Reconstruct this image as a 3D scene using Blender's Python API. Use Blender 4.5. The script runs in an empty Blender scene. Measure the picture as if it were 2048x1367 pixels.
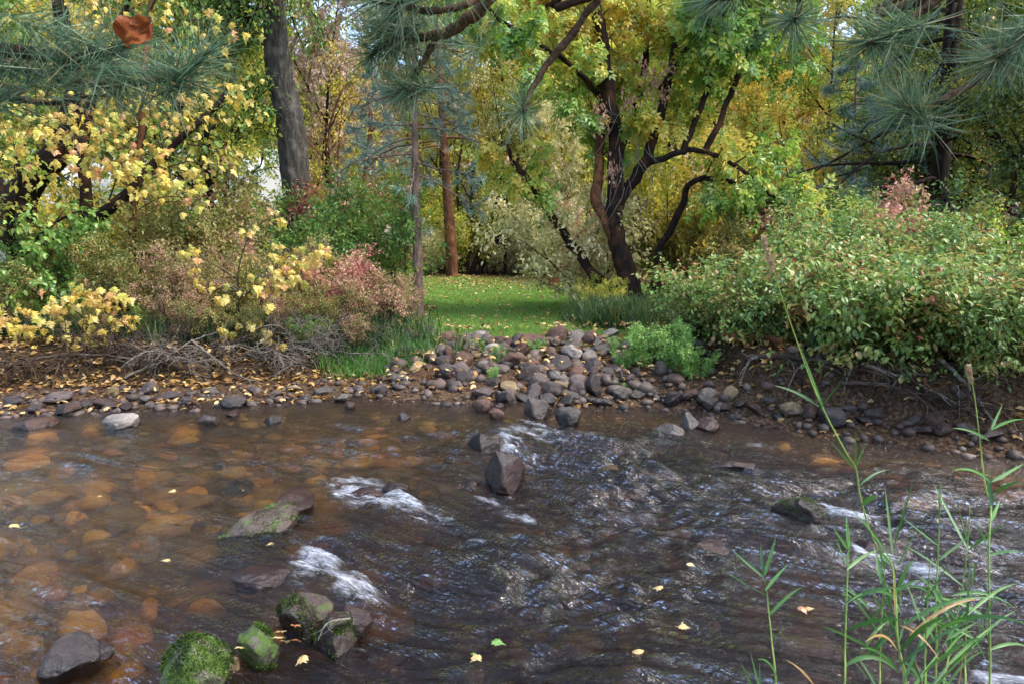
import bpy, bmesh, math, random
import numpy as np
from mathutils import Vector, Matrix

# ------------------------------------------------------------------ camera, sky, sun, exposure
sc = bpy.context.scene
COL = sc.collection
F = 1365.0                      # focal length in photo pixels (photo 2048 x 1367)
CAMZ = 1.75
PITCH = math.atan((683.5 - 480) / F)
cam = bpy.data.cameras.new('camera'); cam.sensor_width = 36.0; cam.lens = 36.0 * F / 2048
cam.clip_start = 0.05; cam.clip_end = 2000
cam.dof.use_dof = True; cam.dof.focus_distance = 8.5; cam.dof.aperture_fstop = 9
cam_o = bpy.data.objects.new('camera', cam); COL.objects.link(cam_o)
cam_o.location = (0, 0, CAMZ); cam_o.rotation_euler = (math.pi / 2 - PITCH, 0, 0)
sc.camera = cam_o

SUN_AZ, SUN_EL = math.radians(106), math.radians(56)      # azimuth from +Y towards +X
world = bpy.data.worlds.new('World'); sc.world = world; world.use_nodes = True
wn = world.node_tree; bg = wn.nodes['Background']
sky = wn.nodes.new('ShaderNodeTexSky'); sky.sky_type = 'NISHITA'; sky.sun_disc = False
sky.sun_elevation = SUN_EL; sky.sun_rotation = SUN_AZ; sky.dust_density = 2.0; sky.air_density = 1.0
wn.links.new(sky.outputs[0], bg.inputs[0]); bg.inputs[1].default_value = 0.15
sun = bpy.data.lights.new('sun', 'SUN'); sun.energy = 1.4; sun.angle = math.radians(16); sun.color = (1.0, .95, .86)
sun_o = bpy.data.objects.new('sun', sun); COL.objects.link(sun_o)
sdir = Vector((math.sin(SUN_AZ) * math.cos(SUN_EL), math.cos(SUN_AZ) * math.cos(SUN_EL), math.sin(SUN_EL)))
sun_o.rotation_euler = sdir.to_track_quat('Z', 'Y').to_euler(); sun_o.location = (20, -20, 30)
vs = sc.view_settings; vs.view_transform = 'Standard'; vs.look = 'None'; vs.gamma = 1; vs.use_curve_mapping = False
vs.exposure = 2.0
cy = sc.cycles
cy.use_denoising = True
cy.max_bounces = 5; cy.diffuse_bounces = 2; cy.glossy_bounces = 3; cy.transmission_bounces = 4; cy.transparent_max_bounces = 8
cy.caustics_reflective = False; cy.caustics_refractive = True; cy.sample_clamp_indirect = 4.0

R = np.random.default_rng(7)
random.seed(7)

# ------------------------------------------------------------------ pixel helpers
_f = np.array([0, math.cos(PITCH), -math.sin(PITCH)]); _u = np.array([0, math.sin(PITCH), math.cos(PITCH)])
def ray(px, py):
    return np.array([(px - 1024) / F, 0, 0]) + _u * ((683.5 - py) / F) + _f
def at(px, py, Y):
    d = ray(px, py); s = Y / d[1]
    return np.array([0, 0, CAMZ]) + d * s
def ground_at(px, py, z=0.0):
    d = ray(px, py); s = (z - CAMZ) / d[2]
    return np.array([0, 0, CAMZ]) + d * s

# ------------------------------------------------------------------ noise
_perm = np.random.default_rng(3).permutation(256); _perm = np.concatenate([_perm, _perm, _perm])
_gr = np.random.default_rng(4).normal(size=(256, 3)); _gr /= np.linalg.norm(_gr, axis=1)[:, None]
def pn(p):
    p = np.asarray(p, float); i = np.floor(p).astype(int); f = p - i; i &= 255
    w = f * f * f * (f * (f * 6 - 15) + 10); out = 0
    for dx in (0, 1):
        for dy in (0, 1):
            for dz in (0, 1):
                h = _perm[_perm[_perm[i[:, 0] + dx] + i[:, 1] + dy] + i[:, 2] + dz]
                g = _gr[h]
                dot = g[:, 0] * (f[:, 0] - dx) + g[:, 1] * (f[:, 1] - dy) + g[:, 2] * (f[:, 2] - dz)
                out = out + dot * np.where(dx, w[:, 0], 1 - w[:, 0]) * np.where(dy, w[:, 1], 1 - w[:, 1]) * np.where(dz, w[:, 2], 1 - w[:, 2])
    return out * 1.5
def pn2(x, y, s=1.0, seed=0.0):
    x = np.asarray(x, float); sh = x.shape
    return pn(np.stack([x.ravel() * s + 31.7 * seed, np.asarray(y, float).ravel() * s + 11.3 * seed, np.full(x.size, .37 + seed)], 1)).reshape(sh)
def sstep(a, b, x):
    t = np.clip((np.asarray(x, float) - a) / (b - a), 0, 1); return t * t * (3 - 2 * t)

# ------------------------------------------------------------------ materials
def lin(h):
    h = h.lstrip('#'); c = [int(h[i:i + 2], 16) / 255 for i in (0, 2, 4)]
    return tuple(((v / 12.92) if v <= .04045 else ((v + .055) / 1.055) ** 2.4) for v in c)
class NT:
    def __init__(s, name):
        s.m = bpy.data.materials.new(name); s.m.use_nodes = True; s.t = s.m.node_tree; s.t.nodes.clear()
        s.out = s.n('ShaderNodeOutputMaterial')
    def n(s, typ, **kw):
        nd = s.t.nodes.new(typ)
        for k, v in kw.items():
            if k.startswith('i_'):
                key = k[2:]; key = int(key) if key.isdigit() else key
                nd.inputs[key].default_value = v
            else: setattr(nd, k, v)
        return nd
    def l(s, a, b): s.t.links.new(a, b)
    def ramp(s, fac, stops, interp='LINEAR'):
        r = s.n('ShaderNodeValToRGB'); e = r.color_ramp.elements; r.color_ramp.interpolation = interp
        while len(e) < len(stops): e.new(0.5)
        for i, (p, c) in enumerate(stops):
            e[i].position = p; e[i].color = (*c, 1)
        if fac is not None: s.l(fac, r.inputs[0])
        return r.outputs[0]
    def attr(s, name): return s.n('ShaderNodeAttribute', attribute_name=name).outputs['Fac']
    def math(s, op, a, b=None, c=None, clamp=False):
        m = s.n('ShaderNodeMath', operation=op, use_clamp=clamp)
        for i, v in enumerate((a, b, c)):
            if v is None: continue
            if isinstance(v, (int, float)): m.inputs[i].default_value = v
            else: s.l(v, m.inputs[i])
        return m.outputs[0]
    def mix(s, f, a, b, blend='MIX'):
        m = s.n('ShaderNodeMix', data_type='RGBA', blend_type=blend)
        for i, v in ((0, f), (6, a), (7, b)):
            if isinstance(v, (int, float)): m.inputs[i].default_value = v
            elif isinstance(v, tuple): m.inputs[i].default_value = (*v, 1)
            else: s.l(v, m.inputs[i])
        return m.outputs[2]
    def noise(s, scale, detail=3, rough=.55, vec=None, dist=0):
        n = s.n('ShaderNodeTexNoise'); n.inputs['Scale'].default_value = scale; n.inputs['Detail'].default_value = detail
        n.inputs['Roughness'].default_value = rough; n.inputs['Distortion'].default_value = dist
        if vec is not None: s.l(vec, n.inputs['Vector'])
        return n.outputs['Fac']

def leaf_mat(name, cols, trans=.45, gloss=.05, rough=.4):
    """per-leaf colour from the attribute 'rnd'"""
    t = NT(name); n = len(cols)
    c = t.ramp(t.attr('rnd'), [(i / max(1, n - 1), lin(h)) for i, h in enumerate(cols)])
    geo = t.n('ShaderNodeTexCoord').outputs['Object']
    nz = t.noise(55, 2, vec=geo)
    c = t.mix(t.math('MULTIPLY', nz, .55), c, t.mix(1.0, c, (.45, .42, .38), 'MULTIPLY'))
    d = t.n('ShaderNodeBsdfDiffuse'); tr = t.n('ShaderNodeBsdfTranslucent'); g = t.n('ShaderNodeBsdfGlossy'); g.inputs['Roughness'].default_value = rough
    t.l(c, d.inputs[0]); t.l(c, tr.inputs[0])
    m1 = t.n('ShaderNodeMixShader'); m1.inputs[0].default_value = trans; t.l(d.outputs[0], m1.inputs[1]); t.l(tr.outputs[0], m1.inputs[2])
    m2 = t.n('ShaderNodeMixShader'); m2.inputs[0].default_value = gloss; t.l(m1.outputs[0], m2.inputs[1]); t.l(g.outputs[0], m2.inputs[2])
    t.l(m2.outputs[0], t.out.inputs[0]); return t.m

def bark_mat(name, c0, c1, c2=None, sx=18, sz=3.0, bump=.6, moss=None):
    t = NT(name); tc = t.n('ShaderNodeTexCoord').outputs['Object']
    mp = t.n('ShaderNodeMapping'); mp.inputs['Scale'].default_value = (sx, sx, sz); t.l(tc, mp.inputs[0])
    n1 = t.noise(1.0, 5, .65, mp.outputs[0], .6); n2 = t.noise(4.0, 4, .6, tc)
    c = t.ramp(n1, [(.3, lin(c0)), (.7, lin(c1))])
    if c2: c = t.mix(t.ramp(n2, [(.5, (0, 0, 0)), (.72, (1, 1, 1))]), c, lin(c2))
    p = t.n('ShaderNodeBsdfPrincipled'); p.inputs['Roughness'].default_value = .9; t.l(c, p.inputs['Base Color'])
    p.inputs['Specular IOR Level'].default_value = .2
    b = t.n('ShaderNodeBump'); b.inputs['Strength'].default_value = bump; b.inputs['Distance'].default_value = .02
    t.l(n1, b.inputs['Height']); t.l(b.outputs[0], p.inputs['Normal']); t.l(p.outputs[0], t.out.inputs[0]); return t.m

def rock_mat(name, ca, cb, cc, moss=0.0, wet=0.0, rough=.75, wetz=.06):
    t = NT(name); tc = t.n('ShaderNodeTexCoord').outputs['Object']; oi = t.n('ShaderNodeObjectInfo')
    ad = t.n('ShaderNodeVectorMath', operation='ADD'); t.l(tc, ad.inputs[0])
    cx = t.n('ShaderNodeCombineXYZ'); rr = t.math('MULTIPLY', oi.outputs['Random'], 37.0)
    for i in range(3): t.l(rr, cx.inputs[i])
    t.l(cx.outputs[0], ad.inputs[1]); v = ad.outputs[0]
    n1 = t.noise(1.6, 6, .62, v, .5); n2 = t.noise(9, 4, .7, v); n3 = t.noise(38, 2, .6, v)
    c = t.ramp(n1, [(.3, lin(ca)), (.52, lin(cb)), (.72, lin(cc))])
    c = t.mix(t.ramp(n2, [(.42, (0, 0, 0)), (.75, (.6, .6, .6))]), c, t.mix(.5, c, lin(cc)))
    c = t.mix(t.ramp(n3, [(.55, (0, 0, 0)), (.68, (.75, .75, .75))]), c, t.mix(.65, c, (.02, .016, .014)))
    hs = t.n('ShaderNodeHueSaturation'); hs.inputs['Saturation'].default_value = 1.0
    t.l(t.math('MULTIPLY_ADD', oi.outputs['Random'], .65, .5), hs.inputs['Value']); t.l(c, hs.inputs['Color']); c = hs.outputs[0]
    g = t.n('ShaderNodeNewGeometry'); sp = t.n('ShaderNodeSeparateXYZ'); t.l(g.outputs['Position'], sp.inputs[0])
    zz = t.math('ADD', sp.outputs[2], t.math('MULTIPLY_ADD', n1, .12, -.06))
    wm = t.n('ShaderNodeMapRange'); wm.inputs[1].default_value = wetz - .03; wm.inputs[2].default_value = wetz + .05; wm.inputs[3].default_value = 1; wm.inputs[4].default_value = wet
    t.l(zz, wm.inputs[0]); wetf = wm.outputs[0]
    c = t.mix(wetf, c, t.mix(1.0, c, (.36, .33, .31), 'MULTIPLY'))
    rgh = t.math('MULTIPLY_ADD', wetf, -.5, rough)
    if moss:
        ns = t.n('ShaderNodeSeparateXYZ'); t.l(g.outputs['Normal'], ns.inputs[0])
        mn = t.noise(2.2, 5, .65, v)
        mf = t.ramp(t.math('ADD', mn, t.math('MULTIPLY_ADD', ns.outputs[2], .05, moss - .5)), [(.47, (0, 0, 0)), (.60, (1, 1, 1))])
        mc = t.ramp(n3, [(.3, lin('#161e08')), (.5, lin('#34480f')), (.65, lin('#5c7a1e')), (.8, lin('#86a032'))])
        c = t.mix(mf, c, mc); rgh = t.math('MAXIMUM', rgh, t.math('MULTIPLY', mf, .85))
    p = t.n('ShaderNodeBsdfPrincipled'); t.l(c, p.inputs['Base Color']); t.l(rgh, p.inputs['Roughness'])
    b = t.n('ShaderNodeBump'); b.inputs['Strength'].default_value = .45; b.inputs['Distance'].default_value = .03
    t.l(t.math('ADD', n2, t.math('MULTIPLY', n3, .4)), b.inputs['Height']); t.l(b.outputs[0], p.inputs['Normal'])
    t.l(p.outputs[0], t.out.inputs[0]); return t.m

def plain_mat(name, c, rough=.7, spec=.3, var=.25, scale=12):
    t = NT(name); tc = t.n('ShaderNodeTexCoord').outputs['Object']
    n = t.noise(scale, 4, .6, tc); cc = lin(c) if isinstance(c, str) else c
    col = t.mix(t.math('MULTIPLY', n, var * 2), cc, tuple(v * .45 for v in cc))
    p = t.n('ShaderNodeBsdfPrincipled'); t.l(col, p.inputs['Base Color']); p.inputs['Roughness'].default_value = rough
    p.inputs['Specular IOR Level'].default_value = spec; t.l(p.outputs[0], t.out.inputs[0]); return t.m

M = {}
M['maple_yellow'] = leaf_mat('yellow maple leaf', ['#b8923c', '#dcbc4c', '#ead05e', '#f0dc7c', '#c4c254'], .42, .04)
M['maple_mixed'] = leaf_mat('turning maple leaf', ['#d8a468', '#e2be58', '#ead068', '#ecd87c', '#d89460'], .42, .05)
M['maple_green'] = leaf_mat('green maple leaf', ['#5f8c38', '#78a848', '#90ba54', '#aac860', '#d6cc5c'], .45, .05)
M['gold'] = leaf_mat('golden leaf', ['#a09a3c', '#ccb848', '#e6cc54', '#f0da68', '#e4c050'], .5, .03)
M['orange'] = leaf_mat('orange leaf', ['#d0924a', '#e6ae5c', '#f0c070', '#f4cc80', '#e4b45c'], .45, .03)
M['lime'] = leaf_mat('yellow green leaf', ['#88a238', '#aebb48', '#cfcc54', '#e6d864', '#f0dc70'], .5, .03)
M['boxelder'] = leaf_mat('boxelder leaf', ['#548434', '#74a240', '#98ba4c', '#c0ca58', '#e6d258', '#ecc050'], .5, .04)
M['pale'] = leaf_mat('pale yellow leaf', ['#a8b060', '#d8d088', '#ece2a4', '#f2e8b4', '#dcb878'], .45, .03)
M['green'] = leaf_mat('mid green leaf', ['#446c30', '#5a8638', '#729c44', '#94b04c', '#ccbc4c'], .45, .04)
M['dogwood'] = leaf_mat('dogwood leaf', ['#4c7032', '#648a40', '#7c9e4c', '#98b05a', '#b49c58', '#a86848'], .42, .05, .45)
M['dull'] = leaf_mat('dull olive leaf', ['#5c6434', '#7d8444', '#9c9a54', '#b8a460', '#b07858'], .42, .03)
M['pinkleaf'] = leaf_mat('pink autumn leaf', ['#9c504c', '#c87870', '#d89c8c', '#d8b890', '#a09c64'], .42, .03)
M['dullpink'] = leaf_mat('faded pink leaf', ['#7a7a48', '#9c9058', '#b49c70', '#c49484', '#bc7470'], .42, .03)
M['redleaf'] = leaf_mat('red autumn leaf', ['#8c4038', '#a85c4c', '#9c8450', '#8c9050', '#7d8a4c'], .42, .05)
M['fleck'] = leaf_mat('yellow flecked leaf', ['#44602c', '#5c7a34', '#7c923c', '#b0ac44', '#dcc04c'], .45, .05)
M['pinkfar'] = leaf_mat('far pink foliage', ['#b8a08c', '#ceb49c', '#d8bca8', '#dcc8a8', '#cf9c90'], .45, .02)
M['ivy'] = leaf_mat('small green vine leaf', ['#3f6a2a', '#5a8434', '#789c40', '#a0ae4c', '#6c4a38'], .42, .05)
M['herb'] = leaf_mat('fresh herb leaf', ['#4f8438', '#6fa04c', '#8cb85c', '#a8cc70'], .42, .04)
M['bankgrass'] = leaf_mat('dark bank grass', ['#22402a', '#345a38', '#4c6c3c', '#74803e', '#a08e54'], .35, .04)
M['lawngrass'] = leaf_mat('lawn grass', ['#5c8838', '#729c44', '#8cae52', '#b4c068'], .4, .03)
M['reed'] = leaf_mat('reed leaf', ['#2a5220', '#3c6c2c', '#508238', '#6c9644'], .35, .04)
M['reeddry'] = leaf_mat('dry reed leaf', ['#9a7a40', '#b88f50', '#c2a060'], .35, .05)
M['needle'] = leaf_mat('pine needle', ['#30503a', '#4a6e50', '#66885f', '#90a880', '#a89468'], .3, .05, .5)
M['needlefar'] = leaf_mat('blue green pine needle', ['#4a6c60', '#628478', '#7e9c90', '#9cb4a8'], .3, .05)
M['spruce'] = leaf_mat('silver spruce needle', ['#7c93a0', '#96abb6', '#aebfc6'], .2, .05)
M['litter'] = leaf_mat('fallen leaf', ['#3c2616', '#6a4626', '#98703a', '#c09a58', '#d8bf86', '#a8623a'], .25, .05)
M['brownleaf'] = leaf_mat('dried brown leaf', ['#6a3218', '#8e4c26', '#b07448'], .35, .01)
M['tassel'] = leaf_mat('pink brown seed', ['#a07058', '#c09078', '#d2a88c'], .35, .05)
M['hillshrub'] = leaf_mat('hillside shrub', ['#8a9a86', '#a89a90', '#c09a90', '#c88078', '#b8a888', '#94a890'], .3, .02)
M['bark_grey'] = bark_mat('furrowed grey bark', '#191714', '#504b44', '#676259', 26, 4, 1.0)
M['bark_dark'] = bark_mat('dark bark', '#0e0a08', '#2c211a', '#4c3020', 20, 4, .8)
M['bark_red'] = bark_mat('red brown bark', '#2a1a12', '#6d4830', '#8a5c3a', 20, 4, .8)
M['bark_pine'] = bark_mat('pine bark', '#3a2c26', '#7d685c', '#93776a', 18, 5, .8)
M['twig'] = bark_mat('twig bark', '#2e241b', '#5d4a38', None, 30, 8, .3)
M['twig_grey'] = bark_mat('weathered grey twig', '#4c453d', '#857c72', None, 30, 8, .3)
M['drift'] = bark_mat('driftwood', '#1e1612', '#463a32', '#62564c', 20, 5, .6)
M['nearbark'] = bark_mat('pine branch bark', '#241a13', '#5a4634', '#7c6248', 60, 60, .9)
M['cane'] = bark_mat('reed stem', '#5a7a34', '#8aa850', '#a8a860', 30, 4, .1)
M['seed'] = plain_mat('reed seed head', '#c8b088', .9, .1)
M['r_red'] = rock_mat('red brown boulder', '#33211a', '#503428', '#674b3a')
M['r_purple'] = rock_mat('purple grey boulder', '#2e2625', '#4a3d3a', '#675952')
M['r_grey'] = rock_mat('grey boulder', '#332e2a', '#514a43', '#706860')
M['r_pale'] = rock_mat('pale boulder', '#5c544e', '#7d756d', '#a0978e')
M['r_tan'] = rock_mat('tan boulder', '#5c4c38', '#86704f', '#a89468')
M['r_dark'] = rock_mat('dark boulder', '#29211f', '#463a36', '#65564f')
M['r_wet'] = rock_mat('wet red rock', '#2e1e18', '#4a3028', '#66493e', 0, .95, .7)
M['r_moss'] = rock_mat('mossy wet rock', '#30241f', '#584439', '#7a6656', .40, .8, .75)
M['r_moss2'] = rock_mat('very mossy rock', '#4c4238', '#7d7264', '#a09684', .53, .3, .75)
M['r_amber'] = rock_mat('amber submerged stone', '#8a5c20', '#c08a34', '#dcae58', .34, 0, .7, -2)

# ------------------------------------------------------------------ mesh building
def make_mesh(name, V, Tr, rnd=None, smooth=False, attrs=None):
    V = np.ascontiguousarray(V, np.float32); Tr = np.ascontiguousarray(Tr, np.int32)
    me = bpy.data.meshes.new(name)
    me.vertices.add(len(V)); me.vertices.foreach_set('co', V.ravel())
    k = Tr.shape[1]
    me.loops.add(Tr.size); me.loops.foreach_set('vertex_index', Tr.ravel())
    me.polygons.add(len(Tr)); me.polygons.foreach_set('loop_start', np.arange(0, Tr.size, k, dtype=np.int32))
    me.polygons.foreach_set('use_smooth', np.full(len(Tr), bool(smooth)))
    if rnd is not None:
        a = me.attributes.new('rnd', 'FLOAT', 'POINT'); a.data.foreach_set('value', np.ascontiguousarray(rnd, np.float32))
    for nm, v in (attrs or {}).items():
        a = me.attributes.new(nm, 'FLOAT', 'POINT'); a.data.foreach_set('value', np.ascontiguousarray(v, np.float32))
    me.update(calc_edges=True)
    return me
class MB:
    def __init__(s): s.v = []; s.t = []; s.r = []; s.n = 0
    def add(s, v, t, r=None):
        v = np.asarray(v); s.v.append(v); s.t.append(np.asarray(t) + s.n); s.n += len(v)
        s.r.append(np.zeros(len(v)) if r is None else np.asarray(r))
        return s
    def mesh(s, name, smooth=False, origin=(0, 0, 0)):
        return make_mesh(name, np.concatenate(s.v) - np.asarray(origin), np.concatenate(s.t), np.concatenate(s.r), smooth)
    def build(s, name, mat, parent=None, smooth=False, origin=(0, 0, 0), kind=None):
        if not s.v: return None
        return link(name, s.mesh(name, smooth, origin), mat, parent, kind)
def link(name, me, mat, parent=None, kind=None):
    o = bpy.data.objects.new(name, me); COL.objects.link(o)
    if mat is not None:
        if not me.materials: me.materials.append(None)
        o.material_slots[0].link = 'OBJECT'; o.material_slots[0].material = M[mat] if isinstance(mat, str) else mat
    if parent is not None: o.parent = parent
    if kind: o['kind'] = kind
    return o
def tag(o, label, cat, group=None):
    o['label'] = label; o['category'] = cat
    if group: o['group'] = group
    return o
def thing(name, label, cat, loc=(0, 0, 0), group=None):
    o = bpy.data.objects.new(name, None); COL.objects.link(o); o.location = loc; o.empty_display_size = .2
    return tag(o, label, cat, group)
def struct(o): o['kind'] = 'structure'; return o

def tube(mb, pts, rad, sides=6, r=0.5, cap=True, rough=0.0):
    pts = np.asarray(pts, float); n = len(pts); rad = np.broadcast_to(np.asarray(rad, float), (n,))
    tg = np.gradient(pts, axis=0); tg /= np.linalg.norm(tg, axis=1)[:, None] + 1e-9
    ref = np.array([0, 0, 1.0]) if abs(tg[:, 2].mean()) < .8 else np.array([1.0, 0, 0])
    a = np.cross(tg, ref); a /= np.linalg.norm(a, axis=1)[:, None] + 1e-9; b = np.cross(tg, a)
    an = np.linspace(0, 2 * np.pi, sides, endpoint=False)
    rr = rad[:, None] * np.ones((1, sides))
    if rough:
        q = np.stack([np.cos(an)[None, :] * np.ones((n, 1)) * 1.6, np.sin(an)[None, :] * np.ones((n, 1)) * 1.6, np.arange(n)[:, None] * .35 * np.ones((1, sides))], -1).reshape(-1, 3)
        rr = rr * (1 + rough * pn(q + 5.1).reshape(n, sides))
    v = pts[:, None, :] + rr[..., None] * (np.cos(an)[None, :, None] * a[:, None, :] + np.sin(an)[None, :, None] * b[:, None, :])
    v = v.reshape(-1, 3); i = np.arange(n - 1)[:, None] * sides; j = np.arange(sides)[None, :]; j2 = (j + 1) % sides
    A = (i + j).ravel(); B = (i + j2).ravel(); C = (i + sides + j2).ravel(); D = (i + sides + j).ravel()
    t = np.concatenate([np.stack([A, B, C], 1), np.stack([A, C, D], 1)])
    if cap:
        v = np.concatenate([v, pts[-1:]]); k = len(v) - 1; o = (n - 1) * sides; jj = np.arange(sides)
        t = np.concatenate([t, np.stack([o + jj, o + (jj + 1) % sides, np.full(sides, k)], 1)])
    mb.add(v, t, np.full(len(v), r))
def spline(pts, n):
    """Catmull-Rom through points"""
    P = np.asarray(pts, float); P = np.concatenate([2 * P[:1] - P[1:2], P, 2 * P[-1:] - P[-2:-1]]); m = len(P) - 3
    u = np.linspace(0, m - 1e-6, n); k = u.astype(int); t = (u - k)[:, None]
    p0, p1, p2, p3 = P[k], P[k + 1], P[k + 2], P[k + 3]
    return .5 * (2 * p1 + (p2 - p0) * t + (2 * p0 - 5 * p1 + 4 * p2 - p3) * t ** 2 + (3 * p1 - p0 - 3 * p2 + p3) * t ** 3)

# ------------------------------------------------------------------ leaf templates (x along midrib, y across, z normal)
def fan(outline, c):
    V = np.array([c] + list(outline), float); n = len(outline)
    return V, np.array([(0, i + 1, (i + 1) % n + 1) for i in range(n)])
LT = {}
LT['simple'] = (np.array([(0, 0, 0), (.45, .27, .07), (1, 0, -.1), (.45, -.27, .07)], float), np.array([(0, 2, 1), (0, 3, 2)]))
LT['oval'] = (np.array([(0, 0, 0), (.3, .24, .05), (.7, .2, .02), (1, 0, -.14), (.7, -.2, .02), (.3, -.24, .05), (.5, 0, -.02)], float),
              np.array([(0, 6, 1), (1, 6, 2), (2, 6, 3), (3, 6, 4), (4, 6, 5), (5, 6, 0)]))
half = [(0.0, 0.03), (-.06, .2), (.06, .22), (.10, .5), (.30, .36), (.36, .62), (.52, .30), (.74, .27), (.80, .12)]
ol = [(x, y, -.25 * abs(y) ** 1.5 - .22 * max(0, x) ** 2) for x, y in half] + [(1.05, 0, -.3)] + [(x, -y, -.25 * abs(y) ** 1.5 - .22 * max(0, x) ** 2) for x, y in reversed(half)]
LT['maple'] = fan(ol, (.34, 0, .02))
ol3 = [(0, .03, 0), (.05, .3, -.05), (.2, .2, 0), (.3, .48, -.12), (.48, .22, -.02), (.75, .2, -.1), (1, 0, -.24), (.75, -.2, -.1), (.48, -.22, -.02), (.3, -.48, -.12), (.2, -.2, 0), (.05, -.3, -.05), (0, -.03, 0)]
LT['lobed'] = fan(ol3, (.35, 0, .03))
def pinn(k):
    V = []; T = []
    for i in range(k):
        for sgn in ((1, -1) if i else (0,)):
            x0 = 1.0 - i * .36 - .34 if sgn == 0 else .95 - i * .36
            a = sgn * 1.0; d = np.array([math.cos(a), math.sin(a), -.25]); s = np.array([-math.sin(a), math.cos(a), 0])
            b = np.array([x0, 0, -.1 * x0]); L = .48; n0 = len(V)
            V += [b, b + d * L * .45 + s * .13 + (0, 0, .03), b + d * L, b + d * L * .45 - s * .13 + (0, 0, .03)]
            T += [(n0, n0 + 2, n0 + 1), (n0, n0 + 3, n0 + 2)]
    return np.array(V), np.array(T)
LT['pinnate'] = pinn(3)
LT['pinnate3'] = pinn(2)

def add_leaves(mb, pos, dr, nr, size, rnd, kind='simple', wid=1.0):
    T, tri = LT[kind]; n = len(pos)
    if n == 0: return
    x = dr / (np.linalg.norm(dr, axis=1)[:, None] + 1e-9)
    z = nr - (nr * x).sum(1)[:, None] * x; z /= np.linalg.norm(z, axis=1)[:, None] + 1e-9
    y = np.cross(z, x); k = len(T)
    v = pos[:, None, :] + size[:, None, None] * (T[None, :, 0, None] * x[:, None] + wid * T[None, :, 1, None] * y[:, None] + T[None, :, 2, None] * z[:, None])
    t = (np.arange(n)[:, None, None] * k + tri[None]).reshape(-1, 3)
    mb.add(v.reshape(-1, 3), t, np.repeat(rnd, k))
def leaf_frames(n, rng, out, droop=.5, flat=.7):
    d = rng.normal(size=(n, 3)); d /= np.linalg.norm(d, axis=1)[:, None]
    d = d * .8 + out; d[:, 2] -= droop
    nr = rng.normal(size=(n, 3)) * (1 - flat) + np.array([0, 0, flat])
    return d, nr

# ------------------------------------------------------------------ branching
def polyline(rng, p, d, L, n, wig, trop):
    pts = [p]; d = d / np.linalg.norm(d); st = L / n
    for i in range(n):
        d = d + rng.normal(size=3) * wig + np.array([0, 0, trop / n]); d = d / np.linalg.norm(d)
        pts.append(pts[-1] + d * st)
    return np.array(pts)
def branch_out(rng, pts, rad, lvl, P, out):
    """recursively add child branches to a parent polyline; P = list of dicts per level"""
    out.append((pts, rad, lvl))
    if lvl >= len(P): return
    q = P[lvl]; n = max(1, int(round(q['n'] * rng.uniform(.8, 1.2))))
    seg = np.linalg.norm(np.diff(pts, axis=0), axis=1); L0 = seg.sum(); cum = np.concatenate([[0], np.cumsum(seg)])
    ph = rng.uniform(0, 6.28)
    for k in range(n):
        t = q['t0'] + (1 - q['t0']) * (k + rng.uniform(.1, .9)) / n; s = t * L0
        i = min(len(pts) - 2, int(np.searchsorted(cum, s) - 1)); i = max(i, 0); f = (s - cum[i]) / (seg[i] + 1e-9)
        p = pts[i] + (pts[i + 1] - pts[i]) * f; d = pts[i + 1] - pts[i]; d /= np.linalg.norm(d) + 1e-9
        ph += 2.4 + rng.normal() * .3
        a = np.cross(d, [0, 0, 1.0]) if abs(d[2]) < .95 else np.array([1.0, 0, 0]); a /= np.linalg.norm(a); b = np.cross(d, a)
        an = math.radians(q['ang'] * rng.uniform(.75, 1.25))
        c = d * math.cos(an) + (a * math.cos(ph) + b * math.sin(ph)) * math.sin(an); c[2] += q.get('up', 0)
        L = q['L'] * rng.uniform(.6, 1.25) * (1 - q.get('taper', .5) * (t - q['t0']) / (1 - q['t0'] + 1e-6))
        r = min(rad[i] * .65, q['r']); m = q.get('seg', 5)
        cp = polyline(rng, p, c, L, m, q.get('wig', .15), q.get('trop', 0))
        branch_out(rng, cp, np.linspace(r, r * .3, m + 1), lvl + 1, P, out)
def limb(pts, r0, r1, n=14, wob=.0, rng=None):
    s = spline(pts, n)
    if wob: s[1:-1] += rng.normal(size=(n - 2, 3)) * wob
    return s, np.linspace(r0, r1, n)
def leaves_on(mb, rng, br, levels, per_m, size, kind, droop=.5, flat=.6, off=.05, cl=1.0, wid=1.0, base=0.5, keep=None):
    Ps, Ds, = [], []
    for pts, rad, lvl in br:
        if lvl not in levels: continue
        seg = np.diff(pts, axis=0); ln = np.linalg.norm(seg, axis=1); n = rng.poisson(per_m * ln.sum())
        if n == 0: continue
        i = rng.choice(len(seg), n, p=ln / ln.sum()); f = rng.uniform(0, 1, n)[:, None]
        Ps.append(pts[i] + seg[i] * f); Ds.append(seg[i] / (ln[i][:, None] + 1e-9))
    if not Ps: return
    P = np.concatenate(Ps); D = np.concatenate(Ds)
    P = P + rng.normal(size=P.shape) * off
    if keep is not None:
        k = keep(P); P = P[k]; D = D[k]
    n = len(P); d, nr = leaf_frames(n, rng, D * .6, droop, flat)
    cn = pn(P * cl + 9.1)
    rnd = np.clip(base + cn * .55 + rng.normal(size=n) * .17, 0, 1)
    add_leaves(mb, P, d, nr, size * rng.uniform(.6, 1.25, n), rnd, kind, wid)
def wood(br, levels, sides=(10, 7, 5, 3, 3), minr=.0):
    mb = MB()
    for pts, rad, lvl in br:
        if lvl in levels: tube(mb, pts, np.maximum(rad, minr), sides[min(lvl, len(sides) - 1)])
    return mb

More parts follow.
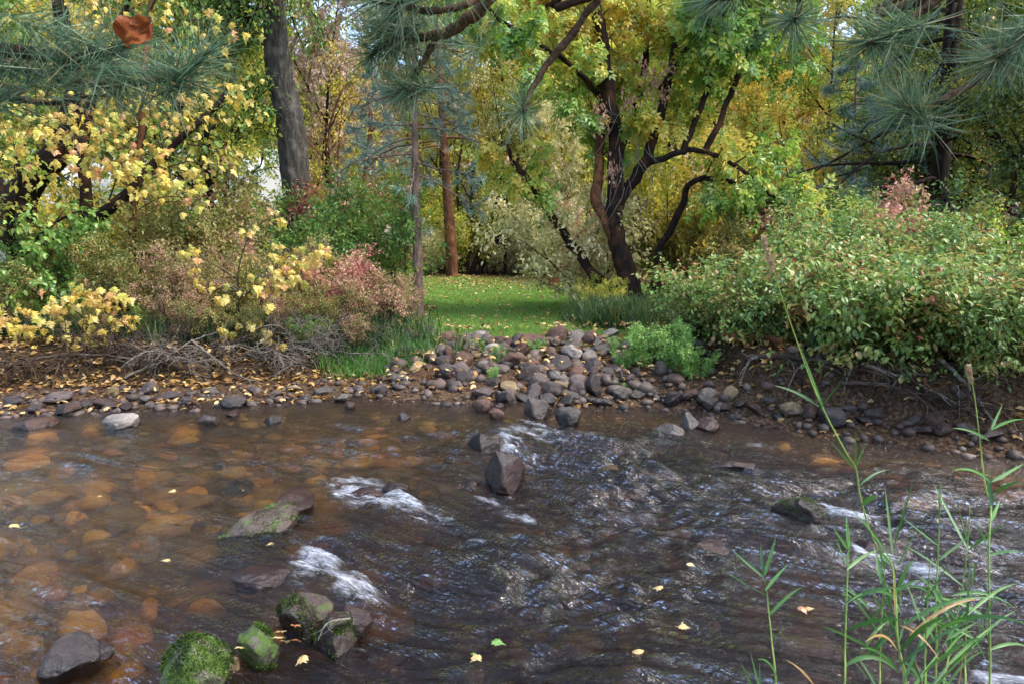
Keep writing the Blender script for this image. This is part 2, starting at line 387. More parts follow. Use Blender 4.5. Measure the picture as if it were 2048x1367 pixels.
# ------------------------------------------------------------------ terrain
EP = [(-600, 870), (0, 834), (250, 822), (450, 814), (700, 797), (850, 802), (960, 812), (1080, 806), (1200, 796), (1320, 797), (1450, 815), (1600, 838), (1800, 862), (2048, 890), (2600, 950)]
_e = np.array([ground_at(*p) for p in EP]); EX, EY = _e[:, 0], _e[:, 1]
LA, LB = ground_at(1060, 840)[:2], ground_at(470, 1340)[:2]
_n = np.array([-(LB - LA)[1], (LB - LA)[0]]); _n /= np.linalg.norm(_n)
if _n[0] < 0: _n = -_n
def water_level(x, y):
    s = (x - LA[0]) * _n[0] + (y - LA[1]) * _n[1]
    return -.10 * sstep(-.35, .45, s) - .05 * sstep(.5, 5, s)
def terrain(x, y):
    x = np.asarray(x, float); y = np.asarray(y, float)
    ye = np.interp(x, EX, EY) + .12 * pn2(x, y * 0, 1.3, 2); d = y - ye
    wp = sstep(-1.75, -1.15, x) * (1 - sstep(2.3, 2.8, x)); wr = sstep(2.3, 2.8, x); wl = 1 - wp - wr
    gw = .9 * wl + .35 * wp + .35 * wr; rise = .75 * wl + 1.6 * wp + .45 * wr; top = .40 * wl + .36 * wp + .46 * wr
    z = .09 * sstep(0, gw + .01, d) + top * np.where(wp > .5, np.clip((d - gw) / rise, 0, 1), sstep(0, 1, (d - gw) / rise))
    nz = pn2(x, y, 1.1, 1) * .05 + pn2(x, y, 3.1, 5) * .02
    z = z + (water_level(x, y) - .015) * (1 - sstep(0, .6, d))
    z = z + np.where(d > 0, nz * sstep(0, .6, d) * (1 - .8 * wp), 0)
    sr_ = (x - LA[0]) * _n[0] + (y - LA[1]) * _n[1]
    bed = -.02 - .17 * sstep(0, 1.3, -d) - .24 * sstep(-1.4, 1.0, sr_) * sstep(.2, 1.5, -d) + nz * 1.1 + water_level(x, y)
    near = sstep(2.1, 1.2, y) * .42
    z = np.where(d < 0, np.minimum(bed + near + .0, .2), z)
    z = z + .004 * np.clip(y - 10, 0, 30)
    # raised road embankment on the right, gentle rise on the left behind the shrubs
    z = z + 1.15 * sstep(9.5, 12.5, x) * sstep(13, 17, y) + .35 * sstep(-6, -14, x) * sstep(12, 22, y)
    return z
def hit(px, py, zmin=None, far=60):
    d = ray(px, py); s = np.linspace(1.5, far, 6000); P = np.array([0, 0, CAMZ]) + d[None] * s[:, None]
    h = terrain(P[:, 0], P[:, 1])
    if zmin is not None: h = np.maximum(h, water_level(P[:, 0], P[:, 1]) + zmin)
    k = np.argmax(P[:, 2] <= h)
    return P[k]
def axis(breaks):
    out = [np.array([breaks[0][0]])]
    for (a, _), (b, s) in zip(breaks[:-1], breaks[1:]):
        n = max(1, int(round((b - a) / s))); out.append(np.linspace(a, b, n + 1)[1:])
    return np.concatenate(out)
def grid(xs, ys):
    X, Y = np.meshgrid(xs, ys); nx, ny = len(xs), len(ys)
    i = (np.arange(ny - 1)[:, None] * nx + np.arange(nx - 1)[None, :]).ravel()
    return X, Y, np.stack([i, i + 1, i + nx + 1, i + nx], 1)

# ================================================================== SETTING
# ---- ground sheet
xs = axis([(-260, 0), (-40, 10), (-12, .7), (-8, .25), (8.5, .09), (14, .3), (40, 1.5), (260, 10)])
ys = axis([(-60, 0), (-4, 4), (1.0, .4), (11, .09), (26, .22), (60, 1.5)])
X, Y, Q = grid(xs, ys); Z = terrain(X, Y)
ye = np.interp(X, EX, EY); dd = Y - ye
back = np.interp(X, [-8, -3, 0, 2.2, 6, 10], [23, 23, 23.5, 19.5, 17, 16])
front = np.interp(X, [-8, -1.6, -1.2, 2.2, 2.7, 8], [5, 2.6, 1.75, 1.75, 2.5, 3.5])
wob = pn2(X, Y, .8, 4) * .5
lawn = sstep(-.15, .35, dd - front + wob * .5) * sstep(.8, -.8, Y - back - wob) * sstep(-7.5, -6, X) * (1 - sstep(7, 9, X))
bedm = sstep(-.1, -.5, dd) * (Y > 0)
grav = sstep(1.5, .6, dd) * (1 - bedm)
V = np.stack([X, Y, Z], -1).reshape(-1, 3)
t = NT('ground'); tc = t.n('ShaderNodeTexCoord').outputs['Object']
n1 = t.noise(3, 6, .65, tc); n2 = t.noise(28, 4, .65, tc); n3 = t.noise(.6, 3, .5, tc)
soil = t.ramp(n2, [(.3, lin('#14100b')), (.5, lin('#2c2318')), (.64, lin('#4a3a26')), (.78, lin('#6c5836'))])
lw = t.ramp(n2, [(.3, lin('#46642a')), (.6, lin('#5e8038')), (.8, lin('#8a9450'))])
gv = t.ramp(n2, [(.3, lin('#241a13')), (.5, lin('#453528')), (.7, lin('#6c5844'))])
bd = t.ramp(n1, [(.3, lin('#2c2214')), (.5, lin('#4a3a20')), (.7, lin('#665430'))])
c = t.mix(t.attr('lawn'), soil, lw); c = t.mix(t.attr('gravel'), c, gv); c = t.mix(t.attr('bed'), c, bd)
p = t.n('ShaderNodeBsdfPrincipled'); t.l(c, p.inputs['Base Color']); p.inputs['Roughness'].default_value = .95; p.inputs['Specular IOR Level'].default_value = .1
b = t.n('ShaderNodeBump'); b.inputs['Strength'].default_value = .8; b.inputs['Distance'].default_value = .03; t.l(n2, b.inputs['Height']); t.l(b.outputs[0], p.inputs['Normal'])
t.l(p.outputs[0], t.out.inputs[0]); M['ground'] = t.m
struct(link('ground', make_mesh('ground', V, Q, None, True, {'lawn': lawn.ravel(), 'bed': bedm.ravel(), 'gravel': grav.ravel()}), 'ground'))

# ---- hillside far behind the trees
xs = np.linspace(-420, 420, 140); ys = np.concatenate([np.linspace(56, 260, 70), np.linspace(270, 700, 25)])
X, Y, Q = grid(xs, ys)
hz = (sstep(58, 260, Y) * 62 + sstep(200, 600, Y) * 30) * (1 + .25 * pn2(X, Y, .012, 3)) * (1 + .0006 * X) + pn2(X, Y, .03, 8) * 5 * sstep(60, 120, Y) + .3
t = NT('hillside'); tc = t.n('ShaderNodeTexCoord').outputs['Object']
n1 = t.noise(.05, 6, .6, tc); n2 = t.noise(.5, 5, .7, tc)
c = t.ramp(n1, [(.3, lin('#6d6a58')), (.5, lin('#8a7a6c')), (.6, lin('#8f7268')), (.75, lin('#767a66'))])
c = t.mix(t.ramp(n2, [(.45, (0, 0, 0)), (.6, (.7, .7, .7))]), c, lin('#7d6a5c'))
p = t.n('ShaderNodeBsdfPrincipled'); t.l(c, p.inputs['Base Color']); p.inputs['Roughness'].default_value = 1; p.inputs['Specular IOR Level'].default_value = 0
t.l(p.outputs[0], t.out.inputs[0])
struct(link('hillside', make_mesh('hillside', np.stack([X, Y, hz], -1).reshape(-1, 3), Q, None, True), t.m))
def hill_z(x, y): return float((sstep(58, 260, y) * 62 + sstep(200, 600, y) * 30) * (1 + .25 * pn2(np.array([x]), np.array([y]), .012, 3)[0]) * (1 + .0006 * x) + pn2(np.array([x]), np.array([y]), .03, 8)[0] * 5 * sstep(60, 120, y) + .3)

rng = np.random.default_rng(8); mb = MB(); nb_ = 1000
bx_ = rng.uniform(-190, 190, nb_); by_ = 60 + 200 * rng.uniform(0, 1, nb_); keep_ = np.abs(bx_) < by_ * .85; bx_, by_ = bx_[keep_], by_[keep_]
for x_, y_ in zip(bx_, by_):
    n = 40; sz = rng.uniform(.8, 2.2); P = np.array([x_, y_, hill_z(x_, y_) + sz * .5]) + rng.normal(size=(n, 3)) * (sz * .5, sz * .5, sz * .35); d, nr = rng.normal(size=(n, 3)), rng.normal(size=(n, 3)) + (0, 0, .5)
    add_leaves(mb, P, d, nr, sz * rng.uniform(.25, .5, n), np.clip(rng.uniform() + rng.normal(size=n) * .06, 0, 1), 'simple', 1.6)
tag(mb.build('hillside_scrub', 'hillshrub', None, False, kind='stuff'), 'grey green and reddish scrub dotting the far hillside', 'scrub')

# ---- road on the embankment to the right
xs = np.linspace(10.5, 60, 40); ys = np.linspace(18.2, 22.5, 6); X, Y, Q = grid(xs, ys)
Zr = terrain(X, Y) + .06 + .12 * (Y - 18) / 4
M['road'] = plain_mat('asphalt', (.14, .14, .15), .9, .2, .3, 30)
struct(link('road', make_mesh('road', np.stack([X, Y, Zr], -1).reshape(-1, 3), Q, None, True), 'road'))

# ---- water: a flowing sheet with real waves
xs = axis([(-40, 0), (-9, 1.0), (-7, .06), (7, .024), (9, .06), (40, 1.0)]); ys = axis([(1.0, 0), (2.2, .06), (5.5, .018), (9.3, .03)])
X, Y, Q = grid(xs, ys)
ye = np.interp(X, EX, EY); d = ye - Y
FD = np.array([.93, -.37]); s = X * FD[0] + Y * FD[1]; c_ = -X * FD[1] + Y * FD[0]
sr = (X - LA[0]) * _n[0] + (Y - LA[1]) * _n[1]
turb = .50 + .50 * sstep(-2.2, 0, sr)
turb = turb * (.12 + .88 * sstep(.0, 1.3, d)) * (1 + .5 * pn2(X, Y, .7, 6))
wx = pn2(s, c_, .55, 7) * 1.1 + pn2(s, c_, 1.6, 17) * .3; wy = pn2(s, c_, .6, 9) * .8 + pn2(s, c_, 1.7, 19) * .25; calm = .45 + 1.1 * sstep(-.25, .5, pn2(s * .8, c_ * 1.3, .8, 21))
h = (pn2(s * .7 + wx, c_ * 1.5 + wy, 1.0, 1) * .040 + pn2(s * 1.1 + wx, c_ * 3.6 + wy, 1.3, 2) * .022
     + (.5 - np.abs(pn2(s * 1.4 + wx * 2, c_ * 5 + wy * 2, 1.4, 3))) * .016 + pn2(s * 2.2 + wx * 3, c_ * 9 + wy * 3, 1.4, 4) * .013) * turb * (1.2 + 1.0 * calm)
h += (pn2(s * 3.2 + wx * 4, c_ * 14 + wy * 3, 1.6, 5) * .0065 + pn2(s * 1.8 + wx * 3, c_ * 8, 1.4, 15) * .007) * 3.0 * calm * (.5 + .5 * turb) * (.1 + .9 * sstep(.1, .9, d))
Z = water_level(X, Y) + h
FOAM = [(1060, 868, 55, 12, 1), (1012, 890, 26, 16, 1), (1170, 873, 60, 8, .8), (1100, 925, 55, 9, .7), (690, 993, 60, 20, 1.1), (760, 1018, 75, 16, .95), (850, 1045, 70, 12, .7),
        (985, 990, 60, 11, .9), (1035, 1018, 55, 10, .85), (930, 962, 45, 10, .8), (618, 1150, 45, 30, 1.2), (680, 1185, 60, 26, 1), (800, 1125, 150, 26, .5), (1650, 992, 45, 9, 1), (1705, 1012, 75, 10, 1),
        (1745, 1082, 55, 14, 1), (1830, 1110, 85, 18, .8), (1500, 880, 85, 9, .7), (1640, 950, 85, 14, .6), (1950, 912, 70, 12, .6), (1262, 1040, 18, 9, .8), (1900, 1130, 110, 16, .6), (1985, 1330, 70, 26, .9),
        (475, 910, 24, 7, .6), (610, 1030, 20, 16, .7), (470, 1290, 20, 22, .7), (1490, 1080, 40, 10, .5), (1760, 925, 70, 9, .55), (560, 925, 60, 8, .35), (880, 930, 90, 9, .4), (1380, 900, 60, 7, .4)]
foam = np.zeros_like(X)
FOAM = FOAM + [(1045, 958, 46, 8, .6), (985, 893, 30, 7, .6), (1250, 952, 40, 6, .45), (1375, 874, 36, 6, .5), (1445, 856, 30, 6, .4), (640, 1062, 34, 12, .6), (600, 1105, 30, 12, .5), (640, 1245, 26, 16, .6), (735, 1275, 34, 14, .5), (550, 1315, 30, 16, .55), (1520, 935, 50, 8, .6), (1165, 848, 30, 6, .45), (1100, 826, 30, 6, .5), (1560, 905, 80, 7, .5), (1800, 960, 80, 9, .5), (1900, 1010, 90, 9, .5), (1480, 1060, 70, 8, .4), (900, 1085, 90, 12, .45), (1080, 1060, 90, 10, .4), (1200, 1000, 70, 7, .4), (1150, 1120, 90, 10, .35)]
for px, py, rx, ry, st in FOAM:
    g = ground_at(px, py, -.06); D = g[1]
    ax = rx * D / F; ay = ry * D * D / (F * CAMZ) * 1.1
    ux = (X - g[0]) / ax; ux = np.where(ux > 0, ux * .55, ux * 1.1); e = ux ** 2 + ((Y - g[1] + .22 * (X - g[0])) / (ay * 1.25)) ** 2
    foam = np.maximum(foam, st * np.exp(-e * .6))
fn = pn2(s * 3 + wx * 3, c_ * 9 + wy * 3, 1.0, 11) * .5 + pn2(s * 8, c_ * 18, 1.2, 12) * .35 + pn2(s * 16, c_ * 30, 1.3, 13) * .2
streak = np.clip(pn2(s * 1.3 + wx * 2, c_ * 8 + wy * 3, 1.0, 14) + .35 * pn2(s, c_, .7, 24) - .34, 0, 1) * sstep(-.3, .5, sr) * sstep(.4, 1.4, d) * .75
foam = np.clip(foam * (1.0 + fn * 1.4) - .08 + streak * 1.3, 0, 1.15)
Z += np.clip(foam, 0, 1) * (.008 + .035 * np.clip(fn + .2, 0, 1)) + .02 * sstep(.05, .6, foam) * pn2(s * 4, c_ * 7, 1.2, 23)
t = NT('stream water'); tc = t.n('ShaderNodeTexCoord').outputs['Object']
mp = t.n('ShaderNodeMapping'); mp.inputs['Rotation'].default_value = (0, 0, math.atan2(.37, .93)); t.l(tc, mp.inputs[0])
mp2 = t.n('ShaderNodeMapping'); mp2.inputs['Scale'].default_value = (4.5, 22, 1); t.l(mp.outputs[0], mp2.inputs[0])
n1 = t.noise(1.0, 4, .6, mp2.outputs[0], 1.2)
mp3 = t.n('ShaderNodeMapping'); mp3.inputs['Scale'].default_value = (10, 55, 1); t.l(mp.outputs[0], mp3.inputs[0])
n1 = t.math('ADD', n1, t.math('MULTIPLY', t.noise(1.0, 3, .6, mp3.outputs[0], 1.0), .45))
bm = t.n('ShaderNodeBump'); bm.inputs['Strength'].default_value = 1.0; bm.inputs['Distance'].default_value = .04; t.l(n1, bm.inputs['Height'])
dep = t.attr('depth')
absorb = t.ramp(t.math('MULTIPLY', dep, 1.6), [(0, (1, .97, .92)), (.32, (.96, .82, .54)), (.6, (.38, .27, .18)), (1, (.12, .08, .06))])
fr = t.n('ShaderNodeFresnel'); fr.inputs['IOR'].default_value = 1.43; t.l(bm.outputs[0], fr.inputs['Normal'])
tr = t.n('ShaderNodeBsdfTransparent'); t.l(absorb, tr.inputs[0])
gl = t.n('ShaderNodeBsdfGlossy'); gl.inputs['Roughness'].default_value = .035; gl.inputs[0].default_value = (1, 1, 1, 1); t.l(bm.outputs[0], gl.inputs['Normal'])
# silt suspended in the water scatters a little light
df = t.n('ShaderNodeBsdfDiffuse'); df.inputs[0].default_value = (*lin('#51412c'), 1)
rf = t.n('ShaderNodeBsdfRefraction'); rf.inputs['IOR'].default_value = 1.33; rf.inputs['Roughness'].default_value = .22; t.l(absorb, rf.inputs[0]); t.l(bm.outputs[0], rf.inputs['Normal'])
mr = t.n('ShaderNodeMixShader'); mr.inputs[0].default_value = .4; t.l(tr.outputs[0], mr.inputs[1]); t.l(rf.outputs[0], mr.inputs[2])
m0 = t.n('ShaderNodeMixShader'); m0.inputs[0].default_value = .03; t.l(mr.outputs[0], m0.inputs[1]); t.l(df.outputs[0], m0.inputs[2])
m1 = t.n('ShaderNodeMixShader'); t.l(fr.outputs[0], m1.inputs[0]); t.l(m0.outputs[0], m1.inputs[1]); t.l(gl.outputs[0], m1.inputs[2])
fd = t.n('ShaderNodeBsdfDiffuse'); fd.inputs[0].default_value = (.62, .66, .74, 1)
fm = t.n('ShaderNodeMapRange'); fm.interpolation_type = 'SMOOTHSTEP'; thr = t.math('SUBTRACT', .82, t.math('MULTIPLY', t.attr('foam'), .50))
t.l(t.noise(1.3, 9, .78, mp2.outputs[0], 1.2), fm.inputs[0]); t.l(thr, fm.inputs[1]); t.l(t.math('ADD', thr, .5), fm.inputs[2])
hi = t.ramp(t.noise(1.0, 8, .8, mp3.outputs[0], .8), [(.36, (.12, .12, .12)), (.62, (1, 1, 1))])
ff = t.math('MULTIPLY', t.math('MULTIPLY', fm.outputs[0], hi), .85)
m2 = t.n('ShaderNodeMixShader'); t.l(ff, m2.inputs[0]); t.l(m1.outputs[0], m2.inputs[1]); t.l(fd.outputs[0], m2.inputs[2])
t.l(m2.outputs[0], t.out.inputs[0])
struct(link('stream_water', make_mesh('stream_water', np.stack([X, Y, Z], -1).reshape(-1, 3), Q, None, True, {'foam': foam.ravel(), 'depth': np.clip(Z - terrain(X, Y), 0, 1).ravel()}), t.m))

# ================================================================== ROCKS
def rock_mesh(seed, sub=5, cuts=9, amp=.22, lo=.58, hi=.85, k=.8):
    rng = np.random.default_rng(seed); bm_ = bmesh.new(); bmesh.ops.create_icosphere(bm_, subdivisions=sub, radius=1)
    v = np.array([q.co[:] for q in bm_.verts]); f = np.array([[a.index for a in q.verts] for q in bm_.faces]); bm_.free()
    v = v * (1 + amp * pn(v * .9 + seed * 3.3))[:, None]
    for _ in range(cuts):
        n = rng.normal(size=3); n /= np.linalg.norm(n); dcut = rng.uniform(lo, hi); e = np.maximum(0, v @ n - dcut); v = v - (e * k)[:, None] * n
    v = v * (1 + .06 * pn(v * 3 + seed) + .03 * pn(v * 7 + seed) + .012 * pn(v * 17 + seed))[:, None]
    mx = np.abs(v).max(0); return make_mesh('rock', v / mx, f, None, True)
ROCKS = [rock_mesh(i, 4, 5 + i % 7, .14 + .04 * (i % 5)) for i in range(12)] + [rock_mesh(30 + i, 5, 9 + i, .3, .45, .75, .9) for i in range(12)]
ANGULAR = [rock_mesh(60 + i, 5, 9, .3, .52, .82, .86) for i in range(7)]
def peak_mesh():
    me = rock_mesh(77, 5, 9, .2, .5, .75, .9); v = np.zeros(len(me.vertices) * 3, np.float32); me.vertices.foreach_get('co', v); v = v.reshape(-1, 3); f = 1.12 - .55 * (v[:, 2] + 1) / 2 * 1.5; f = np.clip(f, .16, 1.1); v[:, 0] = v[:, 0] * f - .12 * (v[:, 2] + 1) * .5; v[:, 1] *= f; me.vertices.foreach_set('co', v.ravel()); me.update(); return me
PEAK = peak_mesh()
def rock(name, pos, size, rot, mat, label, cat, group=None, mesh=None):
    o = link(name, ROCKS[random.randrange(len(ROCKS))] if mesh is None else mesh, mat)
    o.location = pos; o.scale = size; o.rotation_euler = rot
    return tag(o, label, cat, group)
COLN = {'r_red': 'reddish brown', 'r_purple': 'purplish grey', 'r_grey': 'grey', 'r_pale': 'pale grey', 'r_tan': 'olive tan', 'r_dark': 'dark brown'}
KEY = {'r': 'r_red', 'p': 'r_purple', 'g': 'r_grey', 'w': 'r_pale', 't': 'r_tan', 'd': 'r_dark'}
placed = []
def rock_label(col, W, asp, where, py):
    size = 'small' if W < .2 else 'medium' if W < .3 else 'large'
    shape = 'upright' if asp < 1.05 else 'rounded' if asp < 1.75 else 'flat'
    if 'pile' in where:
        where = 'along the lawn edge atop the rock pile' if py < 688 else 'in the upper middle of the rock pile' if py < 725 else 'in the lower middle of the rock pile' if py < 765 else 'at the wet foot of the rock pile'
    return f"{size} {shape} {col} boulder {where}"
def px_rock(px, py, w, h, k, where, zmin=None, sink=.3, tilt=.35, name='boulder', lab=None, mat=None, grp=None, mesh=None, rz=None):
    """a rock whose visible outline spans w x h photo pixels and whose foot stands on what shows below it"""
    P = hit(px, py + h * .5, zmin); D = P @ np.array([0, 1, 0]) * math.cos(PITCH) + (CAMZ - P[2]) * math.sin(PITCH)
    W = w * D / F * .5; H = h * D / F * .5
    z = P[2] + H * (1 - sink); dep = max(W, H) * random.uniform(.75, 1.0)
    mat = mat or KEY[k]; lab = lab or rock_label(COLN[mat], W * 2, w / h, where, py)
    o = rock(name, (P[0], P[1] + dep * .6, z), (W * 1.06, dep, H * 1.22), (random.uniform(-tilt, tilt) * .5, random.uniform(-tilt, tilt), random.uniform(-.5, .5) if rz is None else rz), mat, lab, 'boulder', grp, mesh)
    placed.append((P[0], P[1] + dep * .6, max(W, dep) * .8)); return o
PILE = [(120,100,90,100,'d'),(255,80,90,45,'p'),(370,110,90,80,'r'),(415,130,75,75,'r'),(500,115,90,50,'g'),(570,85,90,38,'w'),(515,140,80,40,'t'),(610,130,70,80,'p'),(495,175,85,48,'d'),(270,215,80,40,'r'),
 (205,212,65,58,'r'),(330,245,80,60,'d'),(370,195,44,70,'r'),(455,230,135,88,'r'),(430,300,100,80,'p'),(340,315,85,78,'p'),(600,255,78,58,'r'),(600,300,92,62,'d'),(470,350,84,64,'p'),(710,125,95,54,'r'),
 (640,175,75,52,'w'),(710,170,66,46,'d'),(790,245,145,92,'r'),(895,125,155,78,'r'),(950,145,64,64,'d'),(1040,95,135,78,'r'),(1160,100,124,66,'g'),(820,185,95,46,'r'),(800,140,56,48,'d'),(880,230,82,48,'t'),
 (890,275,76,54,'r'),(865,330,124,78,'d'),(840,285,64,44,'d'),(1020,210,68,62,'r'),(950,315,66,64,'p'),(1065,285,165,84,'p'),(1010,265,76,62,'r'),(1160,200,104,78,'w'),(1250,190,84,44,'g'),(1285,285,92,112,'p'),
 (1265,225,84,48,'w'),(1180,320,94,88,'r'),(1060,355,104,64,'g'),(950,380,104,78,'p'),(1190,400,98,112,'p'),(1275,395,104,130,'p'),(1100,405,104,54,'t'),(1010,430,114,82,'p'),(905,455,104,82,'p'),(745,485,112,92,'p'),
 (575,450,104,78,'p'),(600,520,84,78,'r'),(755,425,104,48,'t'),(840,490,84,38,'g'),(1000,500,84,78,'p'),(1100,510,114,62,'g'),(1130,460,134,48,'g'),(1245,490,104,52,'g'),(1335,515,104,48,'p'),(1460,455,110,60,'g'),(1560,465,90,50,'g'),
 (1510,355,114,54,'d'),(1340,355,124,40,'d'),(1370,320,76,54,'g'),(1380,90,104,48,'w'),(1490,155,84,52,'g'),(1360,165,144,54,'g'),(1270,105,84,72,'r'),(1330,130,84,44,'g'),(1150,155,114,54,'g'),(690,220,70,50,'d'),(545,215,60,40,'t'),
 (700,300,80,50,'d'),(660,390,80,50,'p'),(1440,240,80,50,'g'),(1420,300,70,50,'d'),(100,200,120,70,'d'),(160,290,90,40,'t'),(40,360,70,40,'g'),(690,540,70,40,'r'),(1790,495,104,84,'p'),(1835,470,60,58,'g'),(1900,470,84,54,'r'),(2010,480,92,92,'g'),(1650,440,90,50,'p'),(1700,480,80,44,'d')]
random.seed(21)
for x, y, w, h, k in PILE:
    px_rock(780 + x / 3.15, 640 + y / 3.15, w / 3.15 * 1.36, h / 3.15 * 1.3, k, 'heaped in the rock pile below the lawn', None, .42, .45, grp='boulders of the rock pile')
o = px_rock(780 + 1480 / 3.15, 640 + 412 / 3.15, 27, 16, 't', '', None, .3, .1, lab='small rock capped with bright green moss at the foot of the rock pile', mat='r_moss2')
SHORE_R = [(1421,803,48,31,'g'),(1382,790,27,17,'r'),(1466,786,27,31,'t'),(1420,767,24,20,'d'),(1483,808,27,16,'g'),(1454,813,31,17,'r'),(1515,817,34,20,'r'),(1590,820,44,28,'t'),(1626,820,44,31,'r'),(1669,834,51,44,'p'),
 (1710,815,51,22,'p'),(1756,824,44,28,'d'),(1738,841,38,17,'g'),(1881,832,58,26,'r'),(1854,858,44,22,'r'),(1891,855,38,25,'r'),(1936,855,41,28,'d'),(1985,868,75,26,'p'),(1545,800,30,18,'d'),(1805,850,30,16,'r'),(1830,838,26,16,'d'),(1560,830,26,14,'p')]
for x, y, w, h, k in SHORE_R:
    px_rock(x, y, w * 1.1, h * 1.1, k, 'at the water edge under the green shrub bank', .0, .35, .25, grp='boulders under the shrub bank')
SHORE_L = [(296,776,38,24,'d'),(460,802,48,24,'p'),(205,807,50,18,'r'),(167,808,27,19,'d'),(96,797,65,24,'p'),(58,817,44,17,'d'),(130,817,44,24,'r'),(646,783,38,17,'g'),(680,795,31,17,'g'),(506,778,24,17,'d'),(328,793,50,15,'p'),
 (287,798,24,16,'g'),(420,781,28,14,'g'),(219,783,28,20,'t'),(761,780,30,24,'d'),(550,786,26,14,'p'),(610,795,24,14,'p'),(590,775,26,14,'t'),(370,800,30,14,'d'),(715,778,26,16,'p'),(250,812,26,14,'r'),(20,800,40,20,'d')]
for x, y, w, h, k in SHORE_L:
    px_rock(x, y, w * 1.1, h * 1.1, k, 'on the leaf strewn gravel bar', .0, .35, .25, grp='boulders of the gravel bar')
# rocks standing in the stream, each with its own look
STREAM = [
 (1012, 940, 116, 96, 'r_wet', 'pyramid shaped reddish brown boulder standing up in the rapids', .25, .1), (968, 881, 64, 40, 'r_wet', 'low wet red boulder just upstream of the pyramid shaped boulder', .4, .1),
 (1075, 815, 76, 54, 'r_purple', 'cone shaped purplish boulder in the shallows below the rock pile', .25, .15), (1142, 837, 52, 44, 'r_grey', 'round grey and brown boulder alone in the shallows', .25, .2),
 (1222, 946, 56, 26, 'r_tan', 'flat tan rock barely breaking the surface past the pyramid boulder', .5, .1), (1340, 864, 66, 32, 'r_pale', 'pale flat topped rock in the water beside a small rock cluster', .35, .15),
 (1380, 842, 34, 34, 'r_pale', 'pinkish grey rock upright in the small cluster in the shallows', .25, .2), (1418, 848, 50, 30, 'r_red', 'brown rounded rock at the end of the small cluster in the shallows', .3, .1),
 (795, 978, 56, 30, 'r_wet', 'wet red rock with foam streaming off it', .45, .1), (740, 988, 70, 22, 'r_wet', 'long red rock awash beside the main foam patch', .6, .05),
 (1615, 1020, 100, 62, 'r_moss', 'dark wet rock with a chute of foam beside it', .4, .2), (1470, 928, 90, 30, 'r_wet', 'broad brown rock awash in the riffle', .6, .05),
 (239, 846, 70, 34, 'r_pale', 'pale speckled rock tilted out of the calm shallows', .3, .3), (51, 850, 76, 24, 'r_red', 'flat reddish slab lying at the edge of the gravel bar', .4, .1),
 (415, 841, 40, 22, 'r_purple', 'small purplish rock in the calm shallows', .35, .1), (461, 829, 22, 16, 'r_red', 'tiny red rock in the calm shallows', .3, .1), (542, 839, 34, 20, 'r_purple', 'small rounded brown rock in shallows off the gravel bar', .35, .1),
 (435, 928, 24, 18, 'r_dark', 'small dark stone poking out of the smooth water', .3, .2), (1120, 862, 24, 12, 'r_dark', 'small dark stone in white water', .4, .1), (700, 812, 26, 18, 'r_red', 'small red stone by the gravel bar tip', .3, .2), (805, 832, 26, 16, 'r_purple', 'small stone with stranded leaves beside it', .4, .1),
 (522, 1158, 120, 34, 'r_wet', 'red rock under a glassy lip of water above the foam', .7, .05),
 (600, 1232, 100, 90, 'r_moss', 'mossy brown rock leaning by a leaf jam', .3, .25), (664, 1268, 84, 76, 'r_moss', 'dark mossy lower half of the notched rock', .3, .2), (710, 1250, 76, 60, 'r_wet', 'brown upper half of the notched rock', .3, .2),
 (515, 1300, 88, 76, 'r_moss2', 'small dark rock with a green moss face', .3, .2), (372, 1338, 168, 100, 'r_moss2', 'big rock covered in bright green moss', .35, .1), (435, 1335, 60, 50, 'r_tan', 'tan rock tucked against the bright mossy rock', .3, .2),
 (195, 1308, 60, 26, 'r_dark', 'dark weedy rock awash', .6, .1), (470, 972, 56, 22, 'r_dark', 'dark flat rock just under the smooth water', .75, .05),
 (940, 968, 36, 18, 'r_wet', 'small wet stone in the white water at the foot of the pyramid boulder', .5, .1), (995, 830, 34, 26, 'r_red', 'brown rock with leaves at the shallow lip', .3, .2), (968, 812, 34, 30, 'r_red', 'wet brown rock at the foot of the pile by the shallow lip', .3, .2),
 (1425, 1100, 80, 26, 'r_wet', 'brown rock under the surface of the dark run', .8, .05), (1760, 1100, 90, 30, 'r_wet', 'red rock under the foam behind the reeds', .75, .05), (1885, 945, 60, 22, 'r_tan', 'tan stone awash in the riffle near the reeds', .7, .05)]
for x, y, w, h, m, lab, sink, tilt in STREAM:
    px_rock(x, y, w * 1.12, h * 1.08, None, '', -.02, sink + .05, tilt, lab=lab, mat=m, rz=random.uniform(-.3, .3) if w / h < 1.8 else .35, mesh=PEAK if 'pyramid shaped' in lab and 'standing' in lab or 'cone' in lab else ANGULAR[random.randrange(7)])
for (p_, q_, wd, hh_, m, lab) in [((448, 1092), (592, 1040), .15, .13, 'r_moss', 'long mossy rock ledge with a yellow leaf on it'), ((548, 1052), (614, 1000), .13, .13, 'r_wet', 'wet brown upper end of the mossy rock ledge'), ((95, 1362), (185, 1300), .12, .11, 'r_purple', 'smooth purplish brown rock awash with dark moss behind')]:
    A0, B0 = ground_at(*p_, 0), ground_at(*q_, 0); c_m = (A0 + B0) / 2; dv = B0 - A0; ln_ = np.linalg.norm(dv[:2]); o = rock('boulder', (c_m[0], c_m[1], float(water_level(c_m[0], c_m[1])) + .015), (ln_ * .56, wd, hh_), (.12, -.08, math.atan2(dv[1], dv[0])), m, lab, 'boulder', None, ANGULAR[2])
